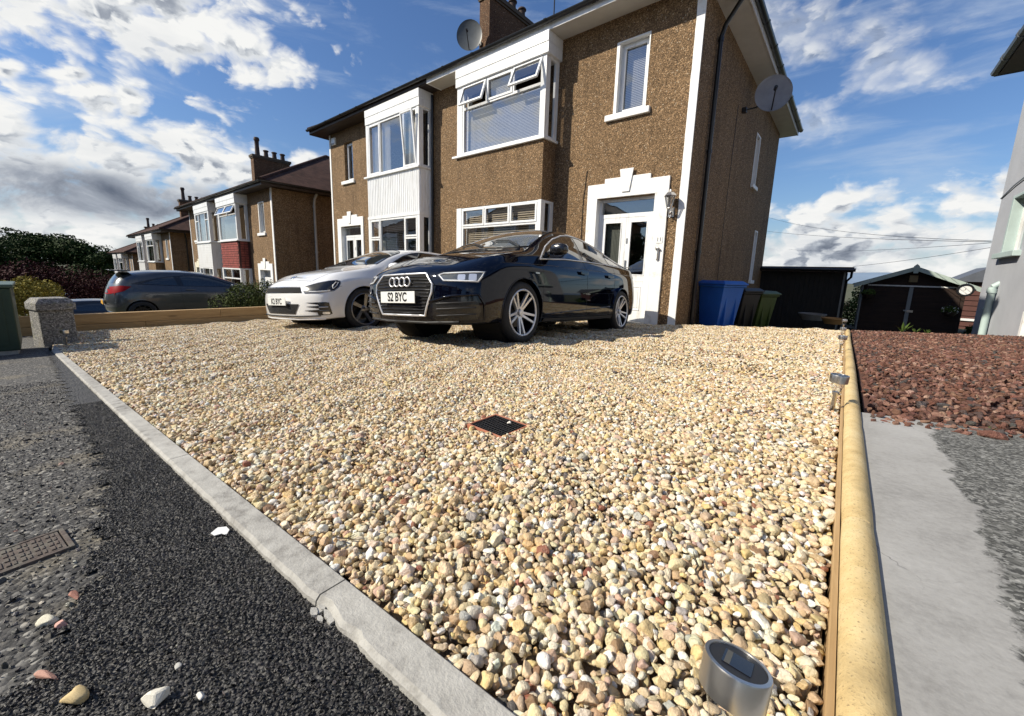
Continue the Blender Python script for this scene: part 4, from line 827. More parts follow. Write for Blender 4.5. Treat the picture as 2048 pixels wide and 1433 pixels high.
# television aerial masts (only their thin poles show above the gutter)
for x, y in ((-6.9, 9.6), (-6.0, 9.6)):
    m = MB(); m.tube([(0, 0, 0), (0, 0, 3.2)], .017, 6); m.tube([(-.5, 0, 3.0), (.5, 0, 3.0)], .012, 6); ts = MB()
    for k in range(5): q = -.4 + k * .2; ts.tube([(q, -.2, 3.02), (q, .2, 3.02)], .006, 5)
    bx_thing('aerial_mast', 'thin dark aerial pole rising above the white-fascia gutter, %s' % ('nearer the chimney' if x < -6.5 else 'farther from the chimney'), 'aerial', (x, y, 6.5), [('mast', m, M_GUTTER, {}), ('elements', ts, M_GUTTER, {})], group='aerial masts on the roof')
# ================================================================== BOUNDARY THINGS, GARDEN, YARD
# granite-like pillar
def granite_fn(n, p):
    v = n.new('ShaderNodeTexVoronoi', {'Vector': p, 'Scale': 95.}); r = n.sep(v.outputs['Color']).outputs[0]; b = n.noise(p, 5, 7, .7).outputs[0]; mo = n.noise(p, 14, 6, .7).outputs[0]
    c = n.ramp(r, [(0, (.09, .09, .085)), (.5, (.20, .195, .185)), (.9, (.34, .33, .31)), (1, (.5, .48, .45))]); c = n.mix(n.rng(b, .55, .72, 0, .7), c, (.10, .075, .05, 1))
    return n.mix(n.rng(mo, .56, .68, 0, .55), c, (.30, .29, .14, 1)), n.m('ADD', r, n.m('MULTIPLY', mo, 1.5))
M_GRAN = mat('pillar_granite', rough=.9, bump=(1, .6, .006), fn=granite_fn)
pl_ = thing('gate_pillar', 'squat grey roughcast pillar with chamfered capstone beside the green cabinet', 'pillar', (-6.80, .075, -.52), (0, 0, math.radians(14)))
m = MB(); m.prism([(-.155, -.02), (.155, -.02), (.138, .40), (-.138, .40)], -.135, .135); m.build('shaft', M_GRAN, pl_, bevel=.012)
m = MB(); m.add([(x * .166, y * .152, .40) for x, y in ((-1, -1), (1, -1), (1, 1), (-1, 1))] + [(x * .166, y * .152, .475) for x, y in ((-1, -1), (1, -1), (1, 1), (-1, 1))] + [(x * .12, y * .115, .53) for x, y in ((-1, -1), (1, -1), (1, 1), (-1, 1))],
               [(3, 2, 1, 0)] + [(i, (i + 1) % 4, (i + 1) % 4 + 4, i + 4) for i in range(4)] + [(i + 4, (i + 1) % 4 + 4, (i + 1) % 4 + 8, i + 8) for i in range(4)] + [(8, 9, 10, 11)]); m.build('capstone', M_GRAN, pl_, bevel=.008)
# mossy low garden wall running away behind the pillar
def moss_fn(n, p):
    b = n.noise(p, 9, 7, .7).outputs[0]; return n.ramp(b, [(.3, (.08, .09, .025)), (.5, (.20, .18, .06)), (.7, (.32, .29, .20))]), b
m = MB(); m.box(-9.0, -7.0, .02, .20, -.95, -.28); m2_ = MB(); m2_.box(-9.0, -7.0, -.01, .23, -.28, -.22)
bx_thing('garden_wall', 'low mossy garden wall running away behind the pillar', 'wall', (-8.0, .1, -.6), [('wall_face', MB().box(-1.0, 1.0, -.08, .10, -.4, .32), mat('mossy_wall', rough=.95, bump=(1, .8, .02), fn=moss_fn), {}), ('wall_coping', MB().box(-1.0, 1.0, -.11, .13, .321, .38), M_GRAN, {})])
# green street cabinet
M_CAB = simple('cabinet_green', (.012, .035, .018), .5, amt=.25, scale=6)
cb = thing('street_cabinet', 'dark green steel street cabinet at the left edge of the pavement', 'cabinet', (-6.28, -.52, -.47))
MB().box(-.38, .38, -.36, .36, .05, .63).build('cabinet_body', M_CAB, cb, bevel=.008); MB().box(-.40, .40, -.38, .38, .631, .665).build('cabinet_lid', simple('cabinet_lid', (.06, .10, .07), .45), cb, bevel=.01); MB().box(-.36, .36, -.34, .34, -.15, .049).build('plinth', M_KERB, cb)
m = MB(); m.box(.381, .386, -.30, -.01, .10, .58); m.box(.381, .386, .01, .30, .10, .58); m.build('door_panels', M_CAB, cb, bevel=.002)
# rusty inspection cover in the worn pavement
M_RUST = mat('rusty_iron', rough=.75, bump=(1, .5, .003), fn=lambda n, p: (n.ramp(n.noise(p, 40, 7, .7).outputs[0], [(.3, (.045, .028, .02)), (.5, (.13, .065, .045)), (.72, (.26, .17, .13))]), n.noise(p, 80, 5, .7).outputs[0]))
mh = thing('inspection_cover', 'small rusty rectangular iron cover set in the worn pavement', 'manhole cover', (-1.095, -.112, gzf(-1.095, -.112) - .0135), (0, -math.atan(.075), .12))
M_RUST2 = mat('dusty_iron', rough=.85, bump=(1, .5, .003), fn=lambda n, p: (n.mix(n.rng(n.noise(p, 24, 7, .7).outputs[0], .46, .6), n.ramp(n.noise(p, 70, 6, .7).outputs[0], [(.3, (.04, .032, .028)), (.55, (.095, .072, .06)), (.75, (.19, .15, .125))]), (.12, .112, .092, 1)), n.noise(p, 90, 6, .7).outputs[0]))
m = MB(); m.box(-.046, .046, -.091, .091, -.01, .0008); m.build('cover_plate', M_RUST2, mh, bevel=.001)
m = MB()
for a in ((-.055, .055, -.100, -.093), (-.055, .055, .093, .100), (-.055, -.048, -.093, .093), (.048, .055, -.093, .093)): m.box(*a, -.01, .0018)
m.build('cover_frame', M_RUST2, mh, bevel=.001); m = MB()
for i in range(10):
    y = -.086 + i * .0176
    if i in (4, 5): m.box(-.04, -.012, y, y + .014, .0008, .0028); m.box(.012, .04, y, y + .014, .0008, .0028); continue
    for k in range(4): x = -.042 + k * .0218; m.box(x, x + .0165, y, y + .0055, .0008, .0030); m.box(x, x + .0165, y + .0085, y + .0125, .0008, .0026)
m.build('raised_pattern', M_RUST2, mh, bevel=.0006)
# loose stones lying on tarmac and pavement
single_stone('loose_stone', 'biggest loose stone on the tarmac, yellow and rounded', -.616, -.023, .0150, (.62, .47, .23), 201, sz=(1, 1, 1), rotz=.6)
single_stone('loose_stone', 'white angular stone lying on the fresh black tarmac', -.538, .036, .0165, (.78, .74, .62), 202, kind='chip', sz=(1, 1, 1.2), rotz=1.1)
single_stone('loose_stone', 'long flat pinkish sliver lying on tarmac above the yellow stone', -.688, -.046, .017, (.55, .30, .22), 203, kind='chip', sz=(1.2, .55, .6), rotz=.5)
single_stone('loose_stone', 'ivory egg-shaped stone on the worn pavement', -.811, -.042, .0125, (.66, .62, .48), 204, rotz=.8)
single_stone('loose_stone', 'small pink stone touching the ivory egg-shaped stone', -.790, -.030, .009, (.58, .32, .26), 205)
single_stone('loose_stone', 'reddish flat stone on worn pavement below the rusty cover', -.857, -.015, .014, (.36, .16, .11), 206, kind='chip', sz=(1.1, .6, .6), rotz=.2)
single_stone('loose_stone', 'tiny white stone right of the white angular stone', -.508, .070, .006, (.70, .68, .62), 207)
single_stone('loose_stone', 'pale pinkish stone at the bottom edge of the tarmac', -.534, .004, .009, (.70, .52, .42), 208)
single_stone('loose_stone', 'small grey-white stone between the yellow and white stones', -.575, .062, .006, (.45, .44, .40), 209)
m = MB(); m.prism([(-.014, -.008), (-.004, -.012), (.006, -.006), (.016, -.008), (.014, .004), (.004, .010), (-.010, .006)], 0, .0015, 'z')
tag(m.build('paper_scrap', simple('paper', (.82, .82, .80), .8)), 'torn white scrap of paper against the kerb', 'litter').location = (-.878, .180, gzf(-.878, .18) - .004); bpy.data.objects['paper_scrap'].rotation_euler = (.25, .1, .7)
# ------------------------------------------------------------------ solar stake lamps
M_SOLAR = mat('solar_cell', (.008, .008, .014), .12, spec=.6, fn=lambda n, p: (None, None)); M_CLEAR = glass_mat('clear_plastic', refl=1.4, see=.86, ior=1.45)
def solar(name_label, x, y, tilt=(0, 0), h=.145, s=1.0, z=None, sub=0.):
    t = thing('solar_lamp', name_label, 'solar lamp', (x, y, (gzf(x, y) if z is None else z) - sub), (tilt[0], tilt[1], 0), 'solar stake lamps')
    Mz = Matrix.Scale(s, 4)
    def b(m, nm, mt, sm=50, p=None):
        m.v = [v * s for v in m.v]; return m.build(nm, mt, p or t, smooth=sm)
    m = MB(); m.lathe([(.0282, h - .0308), (.0292, h - .030), (.0296, h - .002), (.0290, h), (.0255, h + .0003), (.0252, h - .0012)], 48); m.lathe([(.0282, h - .0308), (.027, h - .030), (.027, h - .004)], 48); cap = b(m, 'cap', M_STEEL, 45)
    m = MB(); m.lathe([(.0254, h - .0008), (0, h - .0008)], 40); b(m, 'cap_top', M_BLACKPL, p=cap)
    m = MB(); m.box(-.0125, .0125, -.0125, .0125, h - .0007, h - .0001); sc_ = b(m, 'solar_cell', M_SOLAR, 30, cap)
    m = MB(); m.box(-.0105, -.0055, -.0121, .0121, h - .00005, h + .00008); b(m, 'cell_strip', simple('cell_strip', (.09, .09, .08), .5), 30, cap)
    m = MB(); m.lathe([(.022, h - .030), (.019, h - .045), (.013, h - .066), (.010, h - .072)], 24); b(m, 'lens', M_CLEAR)
    m = MB(); m.lathe([(0, h - .066), (.0115, h - .068), (.0115, h - .078), (.0075, h - .083), (.0075, -.04), (0, -.04)], 20); b(m, 'stake', M_STEEL)
    return t
solar('solar_lamp', .0, 0) if False else None
solar('brushed steel solar lamp right in the foreground at the bottom edge', -.034, .303, (-.27, .03), h=.170, s=.86, z=-.015)
solar('second solar lamp along the yellow coping, leaning over it slightly', .012, 1.945, (0, .05))
solar('third solar lamp along the coping, about halfway to the far end', .014, 4.11, (0, .03))
solar('fourth solar lamp, low beside the coping towards its far end', .014, 5.9, (0, .02), h=.13)
solar('farthest solar lamp standing at the end of the yellow coping', .016, 7.0, (0, .02), h=.17)
solar('small pale solar lamp in the shade in front of the grey pillar', -6.33, .135, (0, .05), h=.15, s=1.15)
# ------------------------------------------------------------------ foliage
def leaf_mat(name, c0, c1, rough=.55):
    def f(n, p):
        a = n.noise(p, .9, 4, .6).outputs[0]; oi = n.new('ShaderNodeObjectInfo'); g = n.new('ShaderNodeNewGeometry')
        return n.mix(n.m('MULTIPLY_ADD', g.outputs['Random Per Island'], .7, n.m('MULTIPLY', a, .3)), (*c0, 1), (*c1, 1)), None
    return mat(name, rough=.75, fn=f, spec=.12)
def foliage(name, parent, cl, n_leaf, size, m, seed, squash=.5):
    """cl: list of clumps (cx,cy,cz,rx,ry,rz); leaf-sized faces on and inside each clump"""
    r = np.random.default_rng(seed); vol = np.array([c[3] * c[4] for c in cl]); w = vol / vol.sum(); V = []; F = []
    for c, q in zip(cl, w):
        k = max(6, int(n_leaf * q)); d = r.normal(size=(k, 3)); d /= np.linalg.norm(d, axis=1)[:, None]; rad = r.uniform(.45, 1.05, k) ** .5
        ctr = np.array(c[:3]) + d * rad[:, None] * np.array(c[3:6]) + r.normal(scale=.05, size=(k, 3)) * np.array(c[3:6])
        nrm = d + r.normal(scale=.7, size=(k, 3)); nrm /= np.linalg.norm(nrm, axis=1)[:, None]
        t = np.cross(nrm, r.normal(size=(k, 3))); t /= np.linalg.norm(t, axis=1)[:, None]; b = np.cross(nrm, t); s = size * r.uniform(.6, 1.5, k)[:, None]
        base = len(V) and sum(len(v) for v in V)
        q4 = np.stack([ctr - t * s, ctr - b * s * squash + nrm * s * .12, ctr + t * s, ctr + b * s * squash + nrm * s * .12], 1).reshape(-1, 3)
        V.append(q4); F.append(np.arange(k * 4).reshape(-1, 4) + base)
    V = np.concatenate(V); F = np.concatenate(F); me = bpy.data.meshes.new(name); me.from_pydata(V.tolist(), [], F.tolist()); me.materials.append(m); me.update()
    o = link(bpy.data.objects.new(name, me)); o.parent = parent; return o
def clumps(n, R, H, z0, seed, rr=(.28, .5), sx=1.):
    r = random.Random(seed); out = []
    for i in range(n):
        t = r.uniform(0, 2 * PI); h = r.random(); q = math.sqrt(max(0, 1 - (2 * h - 1) ** 2)) * r.uniform(.45, .85); k = r.uniform(*rr) * R
        out.append((math.cos(t) * R * q * sx, math.sin(t) * R * q, z0 + h * H, k, k, k * r.uniform(.6, .9)))
    return out
M_BARK = simple('bark', (.05, .038, .028), .9, amt=.4, scale=5)
def tree(label, loc, R, H, trunk, leafm, seed, n=2600, leaf=.22, ncl=16, name='tree', group='trees at the end of the street', cat='tree'):
    t = thing(name, label, cat, loc, group=group); r = random.Random(seed); m = MB(); top = trunk + H * .6
    m.tube([(0, 0, -.5), (.05, 0, trunk * .6), (r.uniform(-.3, .3), 0, top)], [R * .09, R * .06, R * .02], 8)
    for k in range(6): a = r.uniform(0, 6.28); z = trunk + r.uniform(-.1, .4) * H; m.tube([(0, 0, z * .8), (math.cos(a) * R * .4, math.sin(a) * R * .4, z + H * .15), (math.cos(a) * R * .7, math.sin(a) * R * .7, z + H * .25)], [R * .035, R * .02, R * .008], 5)
    m.build('trunk', M_BARK, t); foliage('crown', t, clumps(ncl, R, H, trunk, seed), n, leaf, leafm, seed); return t
L_DK = leaf_mat('leaf_dark', (.010, .022, .006), (.045, .075, .018)); L_RED = leaf_mat('leaf_copper', (.020, .006, .008), (.075, .022, .022)); L_GR = leaf_mat('leaf_green', (.03, .055, .012), (.10, .15, .035)); L_GOLD = leaf_mat('leaf_gold', (.07, .07, .015), (.34, .28, .055)); L_HEDGE = leaf_mat('leaf_hedge', (.02, .035, .010), (.09, .11, .03))
TR = 'trees at the end of the street'
def gd(x, y): return gzf(x, y) - .1
tree('dark broad tree at the far left edge of the skyline', (-78, -4.5, gd(-78, 0) - 2.3), 5.0, 6.6, 2.0, L_DK, 1, 11000, .17, 22)
tree('tall dark tree behind the copper-leaved tree', (-80, 1.2, gd(-80, 0) - 2.6), 4.6, 7.0, 2.2, L_DK, 2, 11000, .17, 22)
tree('mid-green dark tree right of the tallest, sloping down', (-76, 4.0, gd(-76, 0) - 2.0), 3.8, 5.8, 2.0, L_DK, 3, 9000, .16, 20)
tree('dark oak between the two tallest crowns of the skyline', (-86, -1.4, gd(-86, 0) - 2.6), 4.6, 7.4, 2.2, L_DK, 31, 9000, .17, 20)
tree('rounded dark tree standing alone before the far houses', (-70, 5.3, gd(-70, 0) - 1), 1.9, 4.2, 1.9, L_DK, 4, 6000, .13, 14)
tree('copper-purple leaved tree behind the gold shrub', (-42, .3, gd(-42, 0) - 1.6), 3.5, 3.3, .9, L_RED, 5, 14000, .085, 26)
tree('second copper-purple tree nearer the parked hatchback', (-45, 3.6, gd(-45, 0) - 1.3), 2.4, 2.3, .6, L_RED, 51, 9000, .085, 18)
for i, (x, y, R_, H_, lb) in enumerate([(-66, 7.6, 1.9, 2.6, 'low green tree left of the far cream house'), (-60, 5.9, 1.5, 2.0, 'thin lit green bush behind the hatchback spoiler'), (-72, 10.4, 2.6, 3.0, 'bushy green tree touching the farthest house'), (-90, 13.5, 4.0, 3.4, 'faint rounded tree on the skyline left of the eaves')]):
    tree(lb, (x, y, gd(x, y) - .8), R_, H_, .4, L_GR if i == 1 else leaf_mat('leaf_mid', (.014, .026, .008), (.045, .07, .018)), 60 + i, 6000, .11, 14)
def bush(label, loc, cl, n, leaf, lm, seed, group=None, name='shrub'):
    t = thing(name, label, 'shrub', loc, group=group); m = MB(); r = random.Random(seed)
    for k in range(9): a = r.uniform(0, 6.28); c = cl[k % len(cl)]; m.tube([(c[0] * .3, c[1] * .3, -.15), (c[0] * .7 + .1 * math.cos(a), c[1] * .7 + .1 * math.sin(a), c[2] * .7)], [.014, .005], 5)
    m.build('stems', M_BARK, t); foliage('leaves', t, cl, n, leaf, lm, seed); return t
bush('golden-yellow leaved shrub behind the grey pillar', (-9.6, .05, -.8), [(-.1, -.45, .66, .35, .22, .26), (.0, -.15, .70, .4, .22, .28), (-.2, .05, .66, .4, .18, .24), (-.6, -.2, .55, .4, .3, .3), (.1, -.62, .60, .3, .25, .25)], 6000, .020, L_GOLD, 71)
bush('dark clipped hedge bush between hatchback and white coupe', (-11.3, 3.45, -.95), [(.2, -.25, .50, .45, .42, .45), (.1, .25, .62, .5, .42, .42), (-.5, .0, .5, .5, .5, .42), (.3, .55, .55, .4, .35, .42), (-.3, -.55, .32, .4, .35, .36)], 6000, .026, L_HEDGE, 72, name='hedge')
# dark low hedge behind the timber, in the neighbour's shade
# wispy bare shrub at far left
# ------------------------------------------------------------------ wheelie bins
def bin_(label, loc, rz, body, lid, lean=0):
    t = thing('wheelie_bin', label, 'bin', loc, (0, 0, rz), 'wheelie bins at the house side'); m = MB()
    def ring(w, d, z, y0=0): return [(-w, -d + y0, z), (w, -d + y0, z), (w, d + y0, z), (-w, d + y0, z)]
    vs = ring(.20, .22, .05, .04) + ring(.225, .26, .45, .02) + ring(.25, .31, .94) + ring(.285, .34, .95) + ring(.285, .34, .985); m.add(vs, [(3, 2, 1, 0)] + [(4 * k + i, 4 * k + (i + 1) % 4, 4 * k + 4 + (i + 1) % 4, 4 * k + 4 + i) for k in range(4) for i in range(4)] + [(16, 17, 18, 19)])
    for sx in (-1, 1): m.box(sx * .12 - .012, sx * .12 + .012, -.285, -.2, .15, .90)
    bd = m.build('bin_body', body, t, bevel=.014)
    m = MB(); vs = ring(.295, .36, .988, -.01) + ring(.295, .36, 1.01, -.01) + ring(.24, .28, 1.065, .0); m.add(vs, [(3, 2, 1, 0)] + [(4 * k + i, 4 * k + (i + 1) % 4, 4 * k + 4 + (i + 1) % 4, 4 * k + 4 + i) for k in range(2) for i in range(4)] + [(8, 9, 10, 11)]); m.build('lid', lid, t, bevel=.016)
    m = MB(); m.tube([(-.24, .36, 1.0), (-.24, .40, 1.0), (.24, .40, 1.0), (.24, .36, 1.0)], .016, 8); m.build('handle', body, t)
    for sx in (-1, 1):
        m = MB(); m.lathe([(.0, -.025), (.07, -.025), (.10, -.018), (.10, .018), (.07, .025), (0, .025)], 20, Matrix.Translation((sx * .24, .25, .10)) @ Matrix.Rotation(PI / 2, 4, 'Y')); m.build('wheel', M_RUBBER, t, smooth=40)
    return t
M_BLUE = simple('bin_blue', (.018, .12, .48), .38, amt=.1, scale=3); M_BROWNB = simple('bin_charcoal', (.02, .02, .018), .45, amt=.2); M_GREENB = simple('bin_olive', (.055, .085, .018), .45, amt=.15, scale=3)
bin_('bright blue wheelie bin against the brown side wall', (-1.93, 8.75, -.66), math.radians(58), M_BLUE, M_BLUE)
bin_('charcoal wheelie bin squeezed between the blue and olive bins', (-1.78, 9.75, -.80), math.radians(62), M_BROWNB, M_BROWNB)
bin_('olive green wheelie bin right of the blue bin', (-1.55, 10.35, -.86), math.radians(62), M_GREENB, M_GREENB)
# ------------------------------------------------------------------ dark car port / gate at the back
cpz = -1.1; ct = thing('timber_outbuilding', 'black flat-roofed timber outbuilding behind the bins', 'outbuilding', (-1.2, 16, cpz)); M_BW = mat('black_timber', rough=.8, bump=(1, .5, .004), fn=wood_fn((.006, .006, .006), (.022, .020, .017), axis=2))
m = MB()
for i in range(19): x = -1.28 + i * .125; m.box(x, x + .119, 0, .03, 0, 1.85)
m.build('boarded_front', M_BW, ct); m = MB(); m.box(1.09, 1.12, .031, 3, 0, 1.85); m.box(-1.28, 1.09, .031, .06, 0, 1.85); m.build('side_boards', M_BW, ct)
m = MB(); m.box(-1.5, 1.26, -.25, 3.2, 1.93, 2.0); m.box(-1.5, 1.26, -.26, -.235, 1.84, 1.99); m.build('flat_roof', M_DARKWOOD, ct)
m = MB(); m.tube([(-1.5, -.31, 1.93), (1.30, -.31, 1.91)], .05, 8); m.tube([(1.22, -.31, 1.90), (1.22, -.28, 1.70), (1.13, -.12, 1.58), (1.13, -.06, 1.45), (1.13, -.06, 0)], .032, 8); m.build('rainwater_pipe', M_GUTTER, ct, smooth=50)
m = MB(); m.box(1.04, 1.09, -.02, 0, 0, 1.84); m.build('light_post', simple('weathered_post', (.25, .26, .25), .7), ct)
def pot(label, loc, r, h, col):
    t = thing('planter', label, 'planter', loc, group='planters before the outbuilding'); m = MB(); m.lathe([(0, 0), (r * .75, 0), (r, h), (r * 1.06, h), (r * 1.06, h + .03), (r * .93, h + .03), (r * .9, h - .03), (0, h - .03)], 20); m.build('planter_bowl', simple('pot_%s' % ('tan' if col[0] > .3 else 'grey'), col, .7), t, smooth=40); return t
pot('wide grey bowl planter in front of the black outbuilding', (-.70, 14.4, -.66), .32, .16, (.22, .21, .20)); pot('terracotta planter by the right end of the black outbuilding', (-.20, 13.6, -.66), .25, .13, (.40, .22, .08))
# ------------------------------------------------------------------ garden shed
st_ = thing('garden_shed', 'dark timber garden shed with pale green bargeboards and white cross bar', 'shed', (1.46, 17, -1.23)); M_SH = mat('shed_boards', rough=.8, bump=(1, .5, .004), fn=wood_fn((.012, .006, .004), (.040, .020, .013), axis=0)); M_PALE = simple('pale_green_paint', (.42, .50, .45), .6, amt=.12); w_, e_, p_ = 1.12, 1.68, 2.16
m = MB(); m.prism([(-w_, 0), (w_, 0), (w_, e_), (0, p_ - .04), (-w_, e_)], 0, .03); m.box(-w_, -w_ + .03, .031, 2.4, 0, e_ - .01); m.box(w_ - .03, w_, .031, 2.4, 0, e_ - .01); m.build('shed_walls', M_SH, st_)
def slab(x0, z0, x1, z1, y0, y1, th): m = MB(); m.prism([(x0, z0), (x1, z1), (x1, z1 + th), (x0, z0 + th)], y0, y1); return m
for sx in (-1, 1):
    slab(sx * 1.36, e_ - .07, 0, p_ + .0, -.22, 2.5, .035).build('roof_panel', simple('roof_felt', (.03, .035, .03), .9), st_); slab(sx * 1.34, e_ - .16, sx * .02, p_ - .09, -.26, -.235, .125).build('bargeboard', M_PALE, st_)
MB().prism([(-.05, p_ - .16), (.05, p_ - .16), (.065, p_ + .04), (.0, p_ + .11), (-.065, p_ + .04)], -.29, -.262).build('finial', M_PALE, st_); MB().box(-1.0, 1.0, -.02, -.002, 1.60, 1.64).build('cross_bar', M_WHITE, st_)
MB().box(-.045, .045, -.025, -.002, 0, 1.59).build('centre_batten', simple('grey_batten', (.26, .28, .29), .6), st_); MB().box(-w_ - .01, -w_ + .03, -.022, -.002, 0, 1.6).build('corner_batten', simple('grey_batten', (.26, .28, .29), .6), st_)
for nm, x in (('shed_door', -.55), ('shed_door', .55)):
    m = MB()
    for k in range(8): z = .05 + k * .19; m.box(x - .48, x + .48, -.018, -.002, z, z + .183)
    m.build(nm, M_SH, st_)
m = MB(); m.tube([(.09, -.05, .85), (.09, -.02, .85), (-.09, -.02, .88)], .02, 8); m.box(-.01, .12, -.035, -.018, .83, .90); m.build('latch', M_STEEL, st_); MB().box(-.09, .09, -.07, -.002, p_ - .42, p_ - .22).build('shed_light', simple('amber_box', (.25, .18, .08), .5), st_)
ck = thing('outdoor_clock', 'round white-faced clock hanging at the shed eaves', 'clock', (2.50, 16.66, .33)); Mc = Matrix.Rotation(PI / 2, 4, 'X')
m = MB(); m.lathe([(.12, -.03), (.17, -.03), (.178, .0), (.17, .03), (.13, .03), (.125, .012)], 32, Mc); m.tube([(0, 0, .16), (0, .02, .26)], .01, 6); m.build('clock_rim', M_BLACKPL, ck, smooth=40); m = MB(); m.lathe([(.131, .012), (0, .012)], 32, Mc); m.build('clock_face', simple('clock_white', (.85, .85, .82), .5), ck)
m = MB(); m.box(-.004, .004, -.016, -.014, 0, .06); m.box(-.04, -.004, -.016, -.014, -.003, .003); m.build('clock_hands', M_BLACKPL, ck)
def basket(label, loc, n, flowers):
    t = thing('hanging_basket', label, 'hanging basket', loc, group='hanging baskets on the shed'); m = MB(); m.lathe([(0, -.14), (.09, -.12), (.15, -.03), (.16, .0), (0, .0)], 14); m.build('basket', M_DARKWOOD, t, smooth=40); m = MB()
    for k in range(3): a = k * 2.09; m.tube([(.15 * math.cos(a), .15 * math.sin(a), 0), (0, 0, .4)], .004, 4)
    m.build('chains', M_GUTTER, t); foliage('foliage', t, [(0, 0, .05, .17, .17, .12)], n, .03, L_GR, 81)
    if flowers: foliage('flowers', t, [(0, -.03, .05, .19, .18, .12)], 60, .022, simple('petal_white', (.8, .78, .72), .7), 82)
    return t
basket('hanging basket with white flowers at the right of the shed', (2.30, 16.7, -.30), 420, True); basket('hanging basket of dark leaves at left shed eaves', (.50, 16.7, .10), 260, False)
# slatted brown building and hedge glimpsed between shed and grey house
st2 = thing('brown_shed', 'reddish-brown slatted shed glimpsed right of the garden shed', 'shed', (4.2, 22, -1.6)); m = MB()
for k in range(11): m.box(-1.1, 1.1, 0, .03, .2 + k * .19, .2 + k * .19 + .165)
m.build('slats', simple('red_brown_board', (.11, .045, .035), .8), st2); m = MB(); m.box(-1.1, 1.1, .031, 2, .0, 2.25); m.build('shed_body', M_DARKWOOD, st2); m = MB(); m.prism([(-1.3, 2.2), (1.3, 2.2), (.9, 2.75), (-.4, 2.75)], -.15, 2.2); m.build('slate_roof', simple('slate', (.10, .11, .13), .6), st2); MB().box(-.9, 1.0, -.05, -.001, .78, .86).build('white_rail', M_WHITE, st2)
for i, (x, y, z, s, lb) in enumerate([(.35, 20.5, -1.5, .95, 'leafy green bush between the black outbuilding and the shed'), (3.25, 17.6, -1.4, .62, 'green bush between the shed and the grey house')]):
    bush(lb, (x, y, z), [(0, 0, .9 * s, .5 * s, .5 * s, .6 * s), (.3 * s, 0, 1.3 * s, .4 * s, .4 * s, .4 * s), (-.35 * s, 0, .7 * s, .4 * s, .4 * s, .5 * s), (.1, .1, 1.6 * s, .35 * s, .3 * s, .35 * s)], 2600, .045, L_GR, 90 + i)
# weeds on the crest of the red bed
def weed(label, x, y, seed, n=9, h=.09):
    r = random.Random(seed); m = MB()
    for k in range(n):
        a = r.uniform(0, 6.28); b = r.uniform(.3, 1.) ; tip = Vector((math.cos(a) * h * b * .8, math.sin(a) * h * b * .8, h * r.uniform(.6, 1.2))); w = Vector((-math.sin(a), math.cos(a), 0)) * h * .10
        mid = tip * .5 + Vector((0, 0, h * .15)); m.add([(0, 0, 0), mid - w, tip, mid + w], [(0, 1, 2, 3)])
    o = m.build('weed', L_GR); o.location = (x, y, gzf(x, y)); return tag(o, label, 'weed', 'weeds in the red chippings')
weed('tallest weed on the far crest of the red chippings', .62, 7.3, 1, 8, .14); weed('weed right of the tallest on the red crest', .74, 7.3, 2, 10, .08); weed('low sprawling weed on the red crest near the shed batten', .84, 7.25, 3, 12, .06); weed('bright green weed at the near edge of the red chippings', .405, 1.925, 4, 7, .028)
# ------------------------------------------------------------------ grey rendered house on the right
gh = thing('grey_house', 'pale grey rendered house with green trim at the right edge', 'house', (2.1, 12.5, -.8)); GO = Vector((2.1, 12.5, -.8)); M_GREY = mat('grey_render', rough=.85, bump=(70, .4, .01), fn=lambda n, p: (n.mix(n.rng(n.noise(p, 1.2, 7, .65).outputs[0], .35, .7), (.47, .49, .53), (.40, .42, .46)), None)); M_TRIM = simple('pale_green_trim', (.42, .52, .50), .55, amt=.08)
GX = 2.25
m = MB(GO)
for a, b, c, d in wall_rects(2.0, 13.45, -1.6, 5.2, [(11.35, 12.50, 1.10, 2.16), (9.3, 10.30, -1.6, .06)]): m.box(GX, GX + .25, a, b, c, d)
m.box(GX + .26, 9, 13.2, 13.45, -1.6, 5.2); m.box(GX + .26, 9, 2.0, 2.25, -1.6, 5.2); m.build('wall', M_GREY, gh)
m = MB(GO); m.box(GX - .012, GX + .22, 12.42, 12.52, 1.10, 2.20); m.box(GX - .012, GX + .22, 11.33, 12.42, 2.14, 2.20); m.box(GX - .10, GX + .2, 11.25, 12.62, 1.0, 1.10); m.build('window_surround', M_TRIM, gh, bevel=.008)
m = MB(GO)
for q in ((11.36, 12.42, 1.10, 1.16), (11.36, 12.42, 2.08, 2.14), (11.36, 11.42, 1.16, 2.08), (12.36, 12.42, 1.16, 2.08), (11.86, 11.92, 1.16, 2.08)): m.box(GX + .13, GX + .19, q[0], q[1], q[2], q[3])
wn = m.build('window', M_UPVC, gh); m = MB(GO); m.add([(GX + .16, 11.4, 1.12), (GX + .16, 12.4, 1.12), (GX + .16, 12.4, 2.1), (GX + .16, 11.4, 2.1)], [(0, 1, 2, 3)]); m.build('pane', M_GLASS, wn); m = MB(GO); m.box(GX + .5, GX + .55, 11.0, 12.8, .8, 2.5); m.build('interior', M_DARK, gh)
m = MB(GO); m.tube([(GX - .07, 12.18, .44), (GX - .07, 12.18, -1.4)], .055, 12); m.tube([(GX - .07, 12.18, .40), (GX - .07, 12.18, .32)], .07, 12); m.tube([(GX + .02, 12.18, .52), (GX - .07, 12.18, .44)], .05, 10); m.tube([(GX - .01, 12.9, -.02), (GX - .06, 12.2, -.06)], .010, 6); m.build('downpipe', M_TRIM, gh, smooth=50)
m = MB(GO); m.box(GX - .02, GX + .1, 10.22, 10.32, -1.6, .06); m.box(GX - .02, GX + .1, 9.3, 10.22, .0, .08); m.build('door_frame', M_WHITE, gh); MB(GO).box(GX + .06, GX + .1, 9.3, 10.22, -1.6, 0).build('door', simple('grey_door', (.25, .27, .28), .4), gh)
